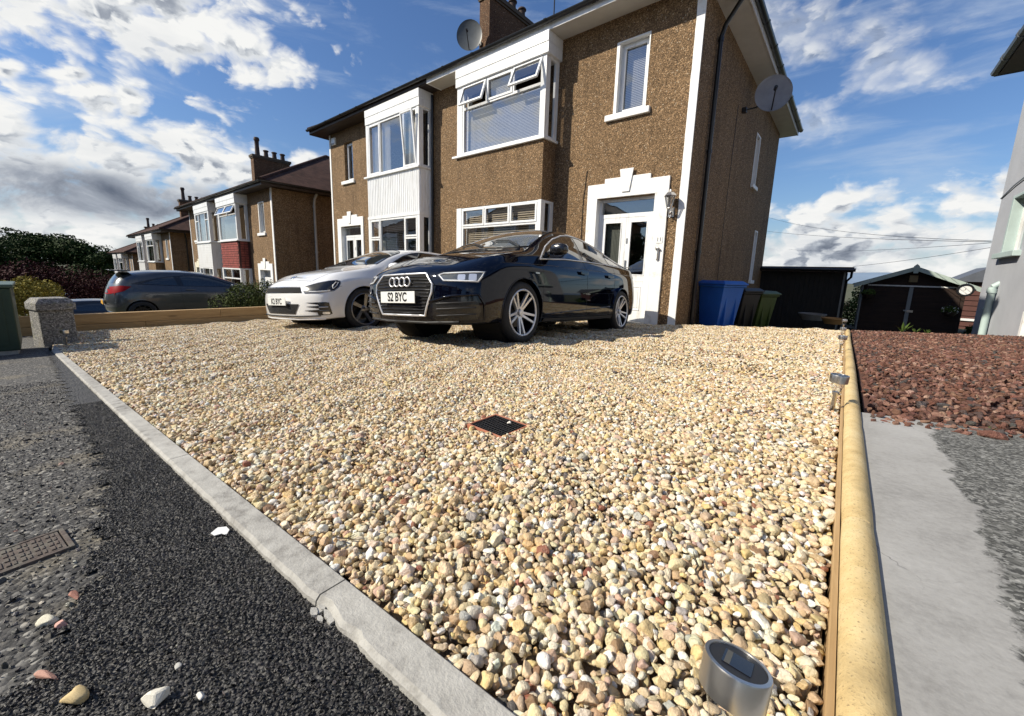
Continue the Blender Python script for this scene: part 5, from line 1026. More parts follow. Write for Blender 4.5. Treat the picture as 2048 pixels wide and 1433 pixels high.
ex = GX - .36
m = MB(GO); m.box(ex, 9, 1.6, 13.8, 4.94, 5.0); m.box(ex - .02, ex - .001, 1.6, 13.8, 4.92, 5.10); m.build('soffit', M_DARKWOOD, gh); m = MB(GO); m.add([(ex - .05, 1.5, 5.05), (9, 1.5, 5.05), (9, 13.9, 5.05), (ex - .05, 13.9, 5.05), (5.5, 5.1, 7.3), (5.5, 10.2, 7.3)], [(0, 1, 4), (1, 2, 5, 4), (2, 3, 5), (3, 0, 4, 5)]); m.build('roof', M_TILE, gh)
m = MB(GO); m.tube([(ex - .07, 1.5, 5.0), (ex - .07, 13.85, 5.0)], .07, 8); m.tube([(ex - .07, 13.87, 5.0), (9, 13.87, 5.0)], .07, 8)
for k in range(12): m.tube([(ex - .07, 2 + k, 5.0), (ex - .07, 2.06 + k, 5.0)], .084, 8)
m.build('gutter', simple('grey_gutter', (.10, .11, .12), .4), gh); m = MB(GO); m.tube([(GX - .01, 13.45, 2.30), (GX - .02, 12.6, 2.42), (GX - .02, 11.2, 2.52), (GX - .02, 8, 2.9)], .012, 5); m.build('cable', M_GUTTER, gh)
# overhead wires
def wire(label, a, b, sag, r=.008):
    a, b = Vector(a), Vector(b); pts = [a.lerp(b, t) - Vector((0, 0, sag * 4 * t * (1 - t))) for t in np.linspace(0, 1, 17)]; m = MB(); m.tube(pts, r, 5); return tag(m.build('overhead_wire', M_GUTTER), label, 'wire', 'overhead wires')
wire('lowest overhead wire from grey house to the black outbuilding corner', (2.24, 13.42, 1.28), (.02, 15.8, .92), .03, .0045); wire('upper overhead wire sagging from grey house behind the brown house', (2.24, 13.43, 1.42), (-7.5, 34, 6.1), .55, .006); wire('middle overhead wire just below the upper one', (2.24, 13.43, 1.40), (-9, 36, 5.0), .30, .006); wire('thin wire fading behind the black outbuilding roof', (2.24, 13.43, 1.38), (-3.5, 34, 2.6), .15, .005)

# ------------------------------------------------------------------ across the street (behind the camera): what the panes and the car paint reflect
def dup(o, parent=None):
    c = link(o.copy()); c.parent = parent
    for ch in [q for q in list(SC.objects) if q.parent == o]: dup(ch, c)
    return c
for i, (x, lb) in enumerate([(-58., 'semi-detached house across the street, farthest down the hill'), (-40., 'semi-detached house across the street, second from the bottom'), (-22., 'semi-detached house across the street, next to the straight-across one'), (-4., 'semi-detached house straight across the street')]):
    r_ = dup(H3.root); r_.location = (x, -14, .1 + .03 * x); r_.rotation_euler = (0, 0, PI); r_['label'] = lb; r_['group'] = 'houses across the street'
for i, (x, y, R_, H_, lb) in enumerate([(-33, -12, 2.6, 4.2, 'street tree across the road, far left'), (-13, -12.5, 2.2, 3.6, 'street tree across the road between the houses'), (9, -15, 2.8, 4.4, 'street tree across the road at the right'), (14, -12, 2.0, 2.6, 'low tree across the road near the grey house')]):
    tree(lb, (x, y, gd(x, 0) - .3), R_, H_, 1.6, leaf_mat('leaf_mid', (.014, .026, .008), (.045, .07, .018)), 160 + i, 3000, .16, 14, group='trees across the street')

# twigs and dead leaves dropped on the pebbles
def twig(label, x, y, a, L_, seed):
    r = random.Random(seed); pts = [Vector((0, 0, 0))]
    for k in range(4): pts.append(pts[-1] + Vector((L_ / 4, r.uniform(-.006, .006), r.uniform(-.002, .003))))
    m = MB(); m.tube(pts, [.0016, .0014, .0012, .001, .0006], 5); m.tube([pts[2], pts[2] + Vector((L_ * .2, L_ * .14, .004))], [.001, .0005], 5); o = m.build('twig', M_BARK); o.location = (x, y, float(gravz(x, y)) + .013); o.rotation_euler = (0, 0, a); return tag(o, label, 'twig', 'twigs on the pebbles')
twig('dark twig on the pebbles close to the kerb', -.66, .30, .5, .055, 1); twig('thin forked twig on the pebbles above the foreground solar lamp', -.115, .60, 1.9, .06, 2); twig('short dark twig lying on the pebbles left of the drain', -1.25, 1.0, 2.6, .05, 3)
# ================================================================== CARS
def paint(name, col, metal=.0, rough=.35, spec=.5):
    def f(n, p):
        fl = n.noise(p, 700, 2, .5).outputs[0]; return n.mix(n.rng(fl, .4, .7, 0, .25 if metal else .03), col, tuple(min(1, c * 2.2 + .01) for c in col)), None
    return mat(name, col, rough, metal, None, 1.0, spec, fn=f)
M_NAVY = paint('navy_paint', (.0010, .0016, .0062), 0, .6, 0.); M_WPAINT = paint('white_paint', (.80, .80, .79), 0, .3); M_GPAINT = paint('grey_paint', (.055, .062, .071), .55, .32)
def cglass(name, col, rough=.015):
    return mat(name, col, rough, 0, None, .6, 1.0)
M_CGL = cglass('car_glass', (.010, .013, .016)); M_CGLL = mat('windscreen_glass', (.03, .037, .040), .015, 0, None, 1.0, .8); M_TRIMBK = mat('gloss_black_trim', (.008, .008, .009), .18, coat=.6); M_MATBK = simple('matt_black_trim', (.014, .014, .015), .6, amt=.2)
M_CHROME = mat('chrome', (.75, .76, .78), .12, 1.); M_SATIN = mat('satin_silver', (.58, .59, .61), .3, 1.); M_RIM = mat('machined_alloy', (.80, .80, .81), .32, .55); M_LAMP = mat('lamp_cluster', (.10, .11, .12), .08, .4, coat=1.); M_LAMPW = mat('lamp_reflector', (.85, .87, .9), .12, .6); M_DRL = mat('lamp_white_strip', (.85, .87, .88), .2, .0, coat=1.)
M_RED = mat('tail_lamp_red', (.30, .003, .006), .35, spec=.15); M_AMBER = simple('amber_plate', (.75, .40, .04), .4, amt=.03); M_PLATEW = simple('plate_white', (.80, .81, .78), .35, amt=.03); M_SEAL = mat('rubber_seal', (.010, .010, .010), .45); M_WELL = mat('wheel_well', (.006, .006, .006), .95); M_ALLOYD = mat('dark_alloy', (.05, .05, .055), .3, .8)
class Car:
    def __init__(s, name, label, cat, st, fcap, rcap, ax, wr, ar, paintm, loc, rot, group=None, c=.21, aw=.60):
        s.root = thing(name, label, cat, loc, rot, group); s.ax = ax; s.wr = wr; s.ar = ar; s.paint = paintm
        rings = []
        def cap(cp, W, sign, order):
            out = []
            yf = [0, .84, .945, .965, .965, .95, .885, .79, .68, .38, 0]; cr = [.3, 1, 1, 1, 1, 1, .95, .75, .55, .35, .2]
            for fr in order:
                out.append([(cp[r][0] - sign * c * cr[r] * fr ** 3.4 / .78, yf[r] * W * (fr / .93), cp[r][1]) for r in range(11)])
            return out
        W0, W1 = st[0][1], st[-1][1]
        rear = cap(rcap, W0, -1, [.0, .62, .93]); front = cap(fcap, W1, 1, [.93, .62, .0])
        for (x, W, zlo, zsh, yb, zb, yc, zc, zt) in st:
            rings.append([(x, 0, zlo), (x, W * .82, zlo), (x, W - .04, zlo + .035), (x, W - .010, zlo + .19), (x, W, .57), (x, W - .018, zsh), (x, yb, zb), (x, (yb + yc) / 2 + .012, (zb + zc) / 2 + .012), (x, yc, zc), (x, yc * .55, zc + (zt - zc) * .74), (x, 0, zt)])
        R_ = rear + rings + front; bm = bmesh.new(); idx = {}
        def vert(p):
            k = (round(p[0], 5), round(p[1], 5), round(p[2], 5))
            if k not in idx: idx[k] = bm.verts.new(p)
            return idx[k]
        cre = bm.edges.layers.float.new('crease_edge')
        for sg in (1, -1):
            for i in range(len(R_) - 1):
                for r in range(10):
                    q = [R_[i][r], R_[i + 1][r], R_[i + 1][r + 1], R_[i][r + 1]]
                    vs = [vert((p[0], sg * p[1], p[2])) for p in (q if sg == 1 else q[::-1])]; u = []
                    for v in vs:
                        if v not in u: u.append(v)
                    if len(u) >= 3:
                        try: bm.faces.new(u)
                        except ValueError: pass
        for sg in (1, -1):
            for row, cv, i0, i1 in ((2, .55, 1, len(R_) - 2), (5, .42, 3, len(R_) - 4), (6, .50, 3, len(R_) - 5), (8, .40, 4, len(R_) - 5)):
                for i in range(i0, i1):
                    ka, kb = [idx.get((round(q[0], 5), round(sg * q[1], 5), round(q[2], 5))) for q in (R_[i][row], R_[i + 1][row])]
                    e = bm.edges.get((ka, kb)) if ka and kb else None
                    if e: e[cre] = cv
        bmesh.ops.recalc_face_normals(bm, faces=bm.faces)
        me = bpy.data.meshes.new('body'); bm.to_mesh(me); bm.free(); tmp = link(bpy.data.objects.new('tmp', me)); sb = tmp.modifiers.new('s', 'SUBSURF'); sb.levels = 3; sb.render_levels = 3
        dg = bpy.context.evaluated_depsgraph_get(); me2 = bpy.data.meshes.new_from_object(tmp.evaluated_get(dg)); bpy.data.objects.remove(tmp)
        s.bvh = BVHTree.FromPolygons([v.co.copy() for v in me2.vertices], [list(p.vertices) for p in me2.polygons])
        bm = bmesh.new(); bm.from_mesh(me2)
        for axx in ax:
            C_ = Vector((axx, 0, wr)); side = [v for v in bm.verts if abs(v.co.y) > aw]
            ins = {v for v in side if math.hypot(v.co.x - axx, v.co.z - wr) < ar}
            dele = [f for f in bm.faces if all(v in ins for v in f.verts)]; bmesh.ops.delete(bm, geom=dele, context='FACES')
            for v in bm.verts:
                if v.is_valid and abs(v.co.y) > aw:
                    d = math.hypot(v.co.x - axx, v.co.z - wr)
                    if d < ar and d > 1e-4: k = ar / d; v.co.x = axx + (v.co.x - axx) * k; v.co.z = wr + (v.co.z - wr) * k
            be = [e for e in bm.edges if len(e.link_faces) == 1 and all(abs(math.hypot(v.co.x - axx, v.co.z - wr) - ar) < 2e-3 for v in e.verts)]
            r_ = bmesh.ops.extrude_edge_only(bm, edges=be)
            for v in [g for g in r_['geom'] if isinstance(g, bmesh.types.BMVert)]: v.co.y -= math.copysign(.045, v.co.y)
        bmesh.ops.delete(bm, geom=[v for v in bm.verts if not v.link_faces], context='VERTS')
        bm.to_mesh(me2); bm.free(); me2.materials.clear(); me2.materials.append(paintm); me2.polygons.foreach_set('use_smooth', [True] * len(me2.polygons)); me2.set_sharp_from_angle(angle=math.radians(38)); me2.name = 'body'
        s.body = link(bpy.data.objects.new('body', me2)); s.body.parent = s.root
        for axx in ax:
            for sg in (1, -1):
                m = MB(); M = Matrix.Translation((axx, sg * (aw - .05), wr)) @ Matrix.Rotation(-sg * PI / 2, 4, 'X'); m.lathe([(0, -.1), (ar + .004, -.1), (ar + .004, max(0.12, st[3][1] - aw - .02))], 40, M)
                m.build('wheel_arch_liner', M_WELL, s.root)
    FR_ = {'side': (Vector((1, 0, 0)), Vector((0, 0, 1)), Vector((0, -1, 0))), 'front': (Vector((0, 1, 0)), Vector((0, 0, 1)), Vector((-1, 0, 0))), 'rear': (Vector((0, 1, 0)), Vector((0, 0, 1)), Vector((1, 0, 0))), 'top': (Vector((1, 0, 0)), Vector((0, 1, 0)), Vector((0, 0, -1)))}
    def frame(s, pl, sg=1):
        if isinstance(pl, str):
            u, v, d = s.FR_[pl]
            if pl == 'side' and sg < 0: d = -d
            return u, v, d
        a = math.radians(pl) ; d = -Vector((math.cos(a), math.sin(a) * sg, 0)); u = Vector((-math.sin(a), math.cos(a) * sg, 0)); return u, Vector((0, 0, 1)), d      # viewed from azimuth a off the nose; u grows towards the side
    def hit(s, p2, fr, off):
        u, v, d = fr; o = u * p2[0] + v * p2[1] - d * 4
        loc, nrm, _, _ = s.bvh.ray_cast(o, d)
        if loc is None:
            loc, nrm, _, _ = s.bvh.find_nearest(o + d * 3.2)
        if nrm.dot(d) > 0: nrm = -nrm
        return loc + nrm * off
    def decal(s, name, poly, pl, mt, off=.004, parent=None, cell=.035, sides=(1,), smooth=True, thick=0):
        objs = []
        for sg in sides:
            fr = s.frame(pl, sg); pp = poly
            if pl in ('front', 'rear', 'top') and sg < 0: pp = [(-a, b) for a, b in poly] if pl != 'top' else [(a, -b) for a, b in poly]
            bm = bmesh.new(); vs = [bm.verts.new((a, b, 0)) for a, b in pp]; bm.faces.new(vs)
            for k in (0, 1):
                lo = min(q[k] for q in pp); hi = max(q[k] for q in pp); n_ = int((hi - lo) / cell)
                for i in range(1, n_ + 1):
                    co_ = Vector((0, 0, 0)); co_[k] = lo + (hi - lo) * i / (n_ + 1); no = Vector((0, 0, 0)); no[k] = 1
                    bmesh.ops.bisect_plane(bm, geom=bm.verts[:] + bm.edges[:] + bm.faces[:], plane_co=co_, plane_no=no)
            for v in bm.verts: v.co = s.hit((v.co.x, v.co.y), fr, off)
            if thick:
                bmesh.ops.solidify(bm, geom=bm.faces[:], thickness=thick)
            bmesh.ops.recalc_face_normals(bm, faces=bm.faces); 
            if not thick and len(bm.faces):
                f = max(bm.faces, key=lambda q: q.calc_area())
                if f.normal.dot(fr[2]) > 0: bmesh.ops.reverse_faces(bm, faces=bm.faces)
            me = bpy.data.meshes.new(name); bm.to_mesh(me); bm.free(); me.materials.append(mt)
            if smooth: me.polygons.foreach_set('use_smooth', [True] * len(me.polygons)); me.set_sharp_from_angle(angle=math.radians(40))
            o = link(bpy.data.objects.new(name, me)); o.parent = parent or s.root; objs.append(o)
        return objs if len(objs) > 1 else objs[0]
    def line(s, name, pts, pl, mt, r=.004, off=.002, parent=None, sides=(1,), closed=False, n=6, step=.04, build=True, mb=None):
        m = mb or MB()
        for sg in sides:
            fr = s.frame(pl, sg); P = list(pts) + ([pts[0]] if closed else []); out = []
            if pl in ('front', 'rear') and sg < 0: P = [(-a, b) for a, b in P]
            if pl == 'top' and sg < 0: P = [(a, -b) for a, b in P]
            for a, b in zip(P[:-1], P[1:]):
                k = max(1, int(math.hypot(b[0] - a[0], b[1] - a[1]) / step))
                for i in range(k): out.append(s.hit((a[0] + (b[0] - a[0]) * i / k, a[1] + (b[1] - a[1]) * i / k), fr, off))
            out.append(s.hit(P[-1], fr, off)); m.tube(out, r, n)
        return m.build(name, mt, parent or s.root, smooth=60) if build and mb is None else m
    def wheels(s, style, rimr, track, mt_face, mt_dark, tw=.112):
        meshes = {}
        def parts():
            ty = MB(); R0 = s.wr; ty.lathe([(rimr - .004, -tw + .012), (rimr + .012, -tw), (R0 - .035, -tw - .003), (R0 - .012, -tw + .012), (R0, -tw + .04), (R0, tw - .04), (R0 - .012, tw - .012), (R0 - .035, tw + .003), (rimr + .012, tw), (rimr - .004, tw - .012)], 56)
            for g in (-.035, 0, .035): ty.lathe([(R0 + .0006, g - .004), (R0 + .0006, g + .004)], 56)
            br = MB(); br.lathe([(rimr - .002, -tw + .01), (rimr - .012, tw * .2), (rimr - .010, tw - .006)], 48); br.lathe([(0, -.01), (.15, -.01), (.15, .004), (0, .004)], 32)
            fc = MB(); fc.lathe([(rimr - .014, tw - .012), (rimr - .012, tw - .003), (rimr - .002, tw + .002), (rimr + .007, tw - .004)], 56)
            zi, zo = tw - .030, tw - .010
            def spoke(a, r0, r1, w0, w1, z0, z1, sk=0.):
                ca, sa = math.cos(a), math.sin(a); ca2, sa2 = math.cos(a + sk), math.sin(a + sk)
                def P(c, s_, r, w, z): return (c * r - s_ * w, s_ * r + c * w, z)
                vs = [P(ca, sa, r0, -w0, z0), P(ca, sa, r0, w0, z0), P(ca2, sa2, r1, w1, z1), P(ca2, sa2, r1, -w1, z1)]; lo = [(x * 1., y * 1., z - .028) for x, y, z in vs]
                fc.add(vs + lo, [(0, 1, 2, 3), (7, 6, 5, 4), (0, 4, 5, 1), (1, 5, 6, 2), (2, 6, 7, 3), (3, 7, 4, 0)])
            if style == 'twin':
                fc.lathe([(.036, zi - .02), (.062, zi - .016), (.066, zi - .03)], 30); fc.lathe([(0, zi + .002), (.030, zi + .002), (.034, zi - .01)], 24)
                for k in range(5):
                    a = k * 2 * PI / 5 + PI / 2
                    for d in (-1, 1): spoke(a + d * .26, .055, rimr - .012, .014, .0115, zi - .016, zo, -d * .085)
                    a2 = a + PI / 5; fc.lathe([(0, zi - .012), (.007, zi - .012), (.008, zi - .02)], 8, Matrix.Translation((math.cos(a2) * .045, math.sin(a2) * .045, 0)))
            elif style == 'blade':
                fc.lathe([(0, zi), (.03, zi), (.055, zi - .012), (.06, zi - .03)], 30)
                for k in range(5):
                    a = k * 2 * PI / 5 + PI / 2 + .2; spoke(a, .045, rimr - .012, .024, .030, zi - .014, zo, .30); spoke(a - .12, .05, rimr * .72, .012, .008, zi - .018, zi - .004, .28)
            else:
                fc.lathe([(0, zi), (.03, zi), (.055, zi - .012), (.06, zi - .03)], 24)
                for k in range(10): a = k * PI / 5; spoke(a, .045, rimr - .012, .014, .012, zi - .014, zo, 0)
            return ty, br, fc
        for axx in s.ax:
            for sg in (1, -1):
                M = Matrix.Translation((axx, sg * track, s.wr)) @ Matrix.Rotation(-sg * PI / 2, 4, 'X')
                if not meshes:
                    ty, br, fc = parts(); a = ty.build('wheel', M_RUBBER, smooth=40); b = br.build('barrel', M_ALLOYD if style != 'twin' else mt_dark, a, smooth=40); c_ = fc.build('rim', mt_face, a, smooth=35, bevel=.0015 if style != 'x' else 0); meshes = [a, b, c_]; a.parent = s.root; a.matrix_local = M
                else:
                    a = meshes[0].copy(); link(a); a.parent = s.root; a.matrix_local = M
                    for q in meshes[1:]: w = q.copy(); link(w); w.parent = a; w.matrix_parent_inverse = Matrix.Identity(4)
    def plate(s, x, z, txt, mt, parent=None, rear=False, tilt=.0, pos=None):
        m = MB(); m.box(-.26, .26, -.0555, .0555, 0, .006); o = m.build('number_plate', mt, parent or s.root, bevel=.002)
        d = -1 if rear else 1; M = Matrix(((0, 0, d, 0), (d, 0, 0, 0), (0, 1, 0, 0), (0, 0, 0, 1)))
        o.matrix_local = Matrix.Translation((x, 0, z)) @ Matrix.Rotation(-tilt * d, 4, 'Y') @ M
        t = text(txt, .118, M_BLACKPL, None, Matrix.Translation((0, -.002, .0065)), 'registration', sx=.80, off=.0035, ext=.0006); t.parent = o; return o
def rrect(x0, x1, z0, z1, r, n=4):
    out = []
    for cx_, cz_, a0 in ((x1 - r, z1 - r, 0), (x0 + r, z1 - r, PI / 2), (x0 + r, z0 + r, PI), (x1 - r, z0 + r, 1.5 * PI)):
        for i in range(n + 1): a = a0 + PI / 2 * i / n; out.append((cx_ + r * math.cos(a), cz_ + r * math.sin(a)))
    return out
def inset(poly, d):
    c = Vector((sum(p[0] for p in poly) / len(poly), sum(p[1] for p in poly) / len(poly))); n = len(poly); out = []
    for i in range(n):
        p0, p1, p2 = Vector(poly[i - 1]), Vector(poly[i]), Vector(poly[(i + 1) % n]); e1 = (p1 - p0).normalized(); e2 = (p2 - p1).normalized(); n1 = Vector((-e1.y, e1.x)); n2 = Vector((-e2.y, e2.x))
        if n1.dot(c - p1) < 0: n1 = -n1
        if n2.dot(c - p1) < 0: n2 = -n2
        b = (n1 + n2); b = b.normalized() if b.length > 1e-5 else n1; q = p1 + b * d / max(.45, b.dot(n1)); out.append((q.x, q.y))
    return out
def mirror_(car, x, y, z, mt, sg, big=1.):
    m = MB(); N_ = 14; vs = []; prof = [(.0, .55), (.02, .85), (.06, 1.0), (.12, .98), (.155, .86), (.165, .6)]
    M = Matrix.Translation((x, sg * y, z)); rings = []
    for dx, k in prof:
        for i in range(N_): a = 2 * PI * i / N_; cy = math.cos(a); sy = math.sin(a); e = .7; vs.append((-.06 + (.14 - dx) * .75, sg * (.085 + .105 * k * math.copysign(abs(cy) ** e, cy)), .068 * k * math.copysign(abs(sy) ** e, sy)))
    fs = [(r * N_ + i, r * N_ + (i + 1) % N_, (r + 1) * N_ + (i + 1) % N_, (r + 1) * N_ + i) for r in range(len(prof) - 1) for i in range(N_)] + [tuple(range(N_))[::-1], tuple((len(prof) - 1) * N_ + i for i in range(N_))]
    m.add([Vector(v) * big for v in vs], fs, M); m.box(-.02, .035, sg * -.06 if sg > 0 else -.0, sg * .0 if sg > 0 else .06, -.055, -.02, M); return m.build('door_mirror', mt, car.root, smooth=50, bevel=.0)
# ------------------------------------------------------------------ navy saloon
ST_A = [(-1.92, .842, .22, .85, .80, .975, .60, 1.048, 1.075), (-1.66, .866, .21, .85, .812, .985, .63, 1.075, 1.110), (-1.35, .884, .20, .84, .815, .982, .605, 1.165, 1.222), (-1.0, .893, .19, .83, .815, .975, .580, 1.265, 1.335), (-.6, .896, .18, .82, .815, .965, .575, 1.325, 1.395), (-.1, .897, .18, .82, .815, .955, .580, 1.350, 1.418), (.3, .897, .18, .81, .815, .948, .592, 1.318, 1.388), (.62, .896, .18, .81, .815, .94, .622, 1.200, 1.268), (.92, .895, .18, .80, .815, .93, .668, 1.060, 1.108), (1.12, .894, .18, .80, .81, .92, .695, .975, 1.018), (1.45, .892, .19, .79, .80, .893, .665, .938, .965), (1.72, .888, .20, .75, .780, .835, .63, .868, .893)]
FC_A = [(1.85, .20), (2.09, .19), (2.150, .23), (2.18, .32), (2.19, .45), (2.185, .57), (2.165, .655), (2.13, .71), (2.07, .752), (2.0, .79), (1.92, .82)]
RC_A = [(-1.95, .26), (-2.12, .24), (-2.20, .29), (-2.245, .40), (-2.25, .56), (-2.225, .70), (-2.20, .85), (-2.205, .97), (-2.195, 1.055), (-2.10, 1.072), (-2.0, 1.08)]
def body_rot(heading, pitch, roll): return (Matrix.Rotation(heading, 4, 'Z') @ Matrix.Rotation(-pitch, 4, 'Y') @ Matrix.Rotation(roll, 4, 'X')).to_euler()
CA = Car('saloon_car', 'dark navy saloon car with four-ring grille parked in front of the house', 'car', ST_A, FC_A, RC_A, (1.318, -1.318), .318, .343, M_NAVY, (-3.42, 4.42, -.405), body_rot(math.radians(-87.0), math.radians(3.1), math.radians(3.6)), 'cars parked on the pebble driveway')
CA.wheels('twin', .236, .765, M_RIM, M_ALLOYD)
GA = [(.30, .19 + .03), (.385, .50), (.385, .60), (.30, .735)]   # half grille outline (y,z)
gr_ = [(-.325, .288), (.325, .288), (.420, .50), (.422, .578), (.325, .675), (-.325, .675), (-.422, .578), (-.420, .50)]
gi_ = CA.decal('grille', gr_, 'front', M_WELL, off=.006, cell=.03)
gm = CA.line('chrome_frame', gr_, 'front', M_RIM, r=.0105, off=.010, closed=True, parent=gi_)
gb = MB()
for i in range(12):
    z = .312 + i * .0305; hw_ = np.interp(z, [.288, .50, .578, .675], [.325, .42, .422, .325]) - .018
    if .40 < z < .52 : CA.line('', [(-hw_, z), (-.265, z)], 'front', None, r=.0042, off=.012, build=False, mb=gb); CA.line('', [(.265, z), (hw_, z)], 'front', None, r=.0042, off=.012, build=False, mb=gb)
    else: CA.line('', [(-hw_, z), (hw_, z)], 'front', None, r=.0042, off=.012, build=False, mb=gb)
gb.build('grille_bars', M_TRIMBK, gi_, smooth=60); rg = MB()
for k in range(4):
    yk = -.114 + k * .076; c_ = CA.hit((yk, .600), CA.frame('front'), .022); rg.lathe([(.0425 + .0075 * math.cos(t), .0065 * math.sin(t)) for t in np.linspace(0, 2 * PI, 9)], 28, Matrix.Translation(c_ + Vector((k % 2 * .002, 0, 0))) @ Matrix.Rotation(PI / 2, 4, 'Y'))
rg.build('ring_emblem', M_RIM, gi_, smooth=60)
CA.plate(2.206, .457, 'S2 BYC', M_PLATEW, tilt=-.02)
# lamps seen from 38 degrees off the nose: u grows outwards, v up
def lamp_poly(car, az, pts): return pts
HA = [(-.800, .663), (-.735, .598), (-.557, .592), (-.410, .588), (-.376, .64), (-.352, .698), (-.565, .688), (-.74, .681)]
for sg in (1, -1):
    hl = CA.decal('headlight', HA, 34, M_LAMP, off=.005, sides=(sg,), cell=.03)
    CA.line('lamp_strip', inset(HA, .011), 34, M_DRL, r=.0075, off=.008, sides=(sg,), parent=hl, closed=True)
    CA.decal('lamp_lens', rrect(-.60, -.53, .612, .662, .012), 34, M_LAMPW, off=.008, sides=(sg,), parent=hl); CA.decal('lamp_lens', rrect(-.50, -.43, .608, .668, .012), 34, M_LAMPW, off=.008, sides=(sg,), parent=hl)
    CA.decal('air_intake', [(-.85, .275), (-.84, .405), (-.68, .452), (-.43, .468), (-.385, .34), (-.42, .265), (-.80, .225)], 34, M_TRIMBK, off=.003, sides=(sg,)); CA.line('bumper_blade', [(-.875, .418), (-.678, .468), (-.41, .486), (-.36, .40), (-.36, .26)], 34, M_NAVY, r=.013, off=.004, sides=(sg,))
    for v in (.29, .35, .40): CA.line('intake_fin', [(-.80, v), (-.43, v + .02)], 34, M_MATBK, r=.007, off=.008, sides=(sg,))
    CA.decal('parking_sensor', rrect(-.60, -.582, .525, .543, .008), 34, M_TRIMBK, off=.003, sides=(sg,)); CA.decal('parking_sensor', rrect(-.515, -.497, .525, .543, .008), 34, M_TRIMBK, off=.003, sides=(sg,))
CA.line('front_lip', [(-.66, .235), (-.3, .222), (.3, .222), (.66, .235)], 'front', M_MATBK, r=.014, off=.004)
# glazing
wsA = [(1.06, 0), (1.045, .30), (1.0, .56), (.955, .672), (.62, .600), (.36, .560), (.30, .46), (.27, .25), (.262, 0)]; wsA = wsA + [(x, -y) for x, y in wsA[-2:0:-1]]
CA.decal('windscreen', wsA, 'top', M_CGLL, off=.004, cell=.05)
CA.line('windscreen_seal', wsA, 'top', M_SEAL, r=.007, off=.003, closed=True)
rwA = [(-1.70, 0), (-1.68, .35), (-1.60, .575), (-1.30, .545), (-1.06, .51), (-1.02, .3), (-1.01, 0)]; rwA = rwA + [(x, -y) for x, y in rwA[-2:0:-1]]; CA.decal('rear_window', rwA, 'top', M_CGL, off=.004, cell=.05)
ALL_A = [(.97, .895), (.4, .945), (-.1, .966), (-.8, .984), (-1.38, .986), (-1.40, 1.0), (-1.15, 1.09), (-.90, 1.19), (-.62, 1.265), (-.30, 1.304), (.0, 1.300), (.20, 1.268), (.45, 1.19), (.70, 1.07)]
f_g = [(.90, .912), (.4, .960), (-.02, .978), (-.06, 1.285), (.18, 1.250), (.42, 1.175), (.66, 1.065)]; r_g = [(-.11, .980), (-.86, .998), (-.80, 1.135), (-.62, 1.235), (-.30, 1.285), (-.13, 1.288)]; q_g = [(-.93, 1.0), (-1.33, 1.0), (-1.12, 1.08), (-.90, 1.165)]
for sg in (1, -1):
    su = CA.decal('window_surround', ALL_A, 'side', M_TRIMBK, off=.003, sides=(sg,), cell=.05)
    for g in (f_g, r_g, q_g): CA.decal('window_glass', g, 'side', M_CGL, off=.006, sides=(sg,), parent=su, cell=.06)
    CA.line('chrome_trim', ALL_A, 'side', M_RIM, r=.008, off=.006, sides=(sg,), closed=True, parent=su)
    CA.line('door_seam', [(.96, .90), (.955, .70), (.975, .45), (.97, .27)], 'side', M_SEAL, r=.0028, off=-.0008, sides=(sg,)); CA.line('door_seam', [(-.085, .97), (-.10, .85), (-.07, .50), (-.09, .27), (.97, .26)], 'side', M_SEAL, r=.0028, off=-.0008, sides=(sg,)); CA.line('door_seam', [(-1.05, .985), (-1.03, .86), (-.98, .70), (-.86, .50), (-.80, .28), (-.09, .27)], 'side', M_SEAL, r=.0028, off=-.0008, sides=(sg,))
    for hx_ in (.03, -.80): CA.decal('door_handle', rrect(hx_ - .10, hx_ + .10, .785 - .01 * hx_, .815 - .01 * hx_, .014), 'side', M_NAVY, off=.026, sides=(sg,), thick=-.02)
    CA.line('shoulder_crease', [(1.62, .80), (.9, .835), (0, .86), (-1.0, .878), (-1.85, .885)], 'side', M_NAVY, r=.005, off=-.002, sides=(sg,), step=.08)
    CA.line('sill_crease', [(.90, .30), (.2, .335), (-.85, .39)], 'side', M_NAVY, r=.008, off=-.003, sides=(sg,)); CA.decal('side_skirt', [(.93, .225), (.93, .255), (-.93, .27), (-.93, .225)], 'side', M_MATBK, off=.010, sides=(sg,)); CA.decal('side_badge', rrect(1.04, 1.12, .728, .744, .005), 'side', M_CHROME, off=.004, sides=(sg,))
    mirror_(CA, .74, .84, 1.02, M_TRIMBK, sg)
    CA.line('arch_lip', [(1.318 + .349 * math.cos(t), .318 + .349 * math.sin(t)) for t in np.linspace(-.15, PI + .15, 30)], 'side', M_NAVY, r=.008, off=-.002, sides=(sg,)); CA.line('arch_lip', [(-1.318 + .349 * math.cos(t), .318 + .349 * math.sin(t)) for t in np.linspace(-.15, PI + .15, 30)], 'side', M_NAVY, r=.008, off=-.002, sides=(sg,))
    CA.decal('tail_lamp', [(-1.90, .86), (-2.19, .84), (-2.2, .97), (-1.98, .965)], 'side', M_RED, off=.005, sides=(sg,)); CA.line('bonnet_seam', [(1.95, .30), (1.6, .50), (1.2, .655), (1.02, .70)], 'top', M_SEAL, r=.0028, off=-.0006, sides=(sg,)); CA.line('bonnet_crease', [(2.02, .18), (1.6, .36), (1.1, .52)], 'top', M_NAVY, r=.006, off=-.003, sides=(sg,))
CA.line('bonnet_seam', [(2.03, -.30), (2.045, 0), (2.03, .30)], 'top', M_SEAL, r=.0028, off=-.0006)
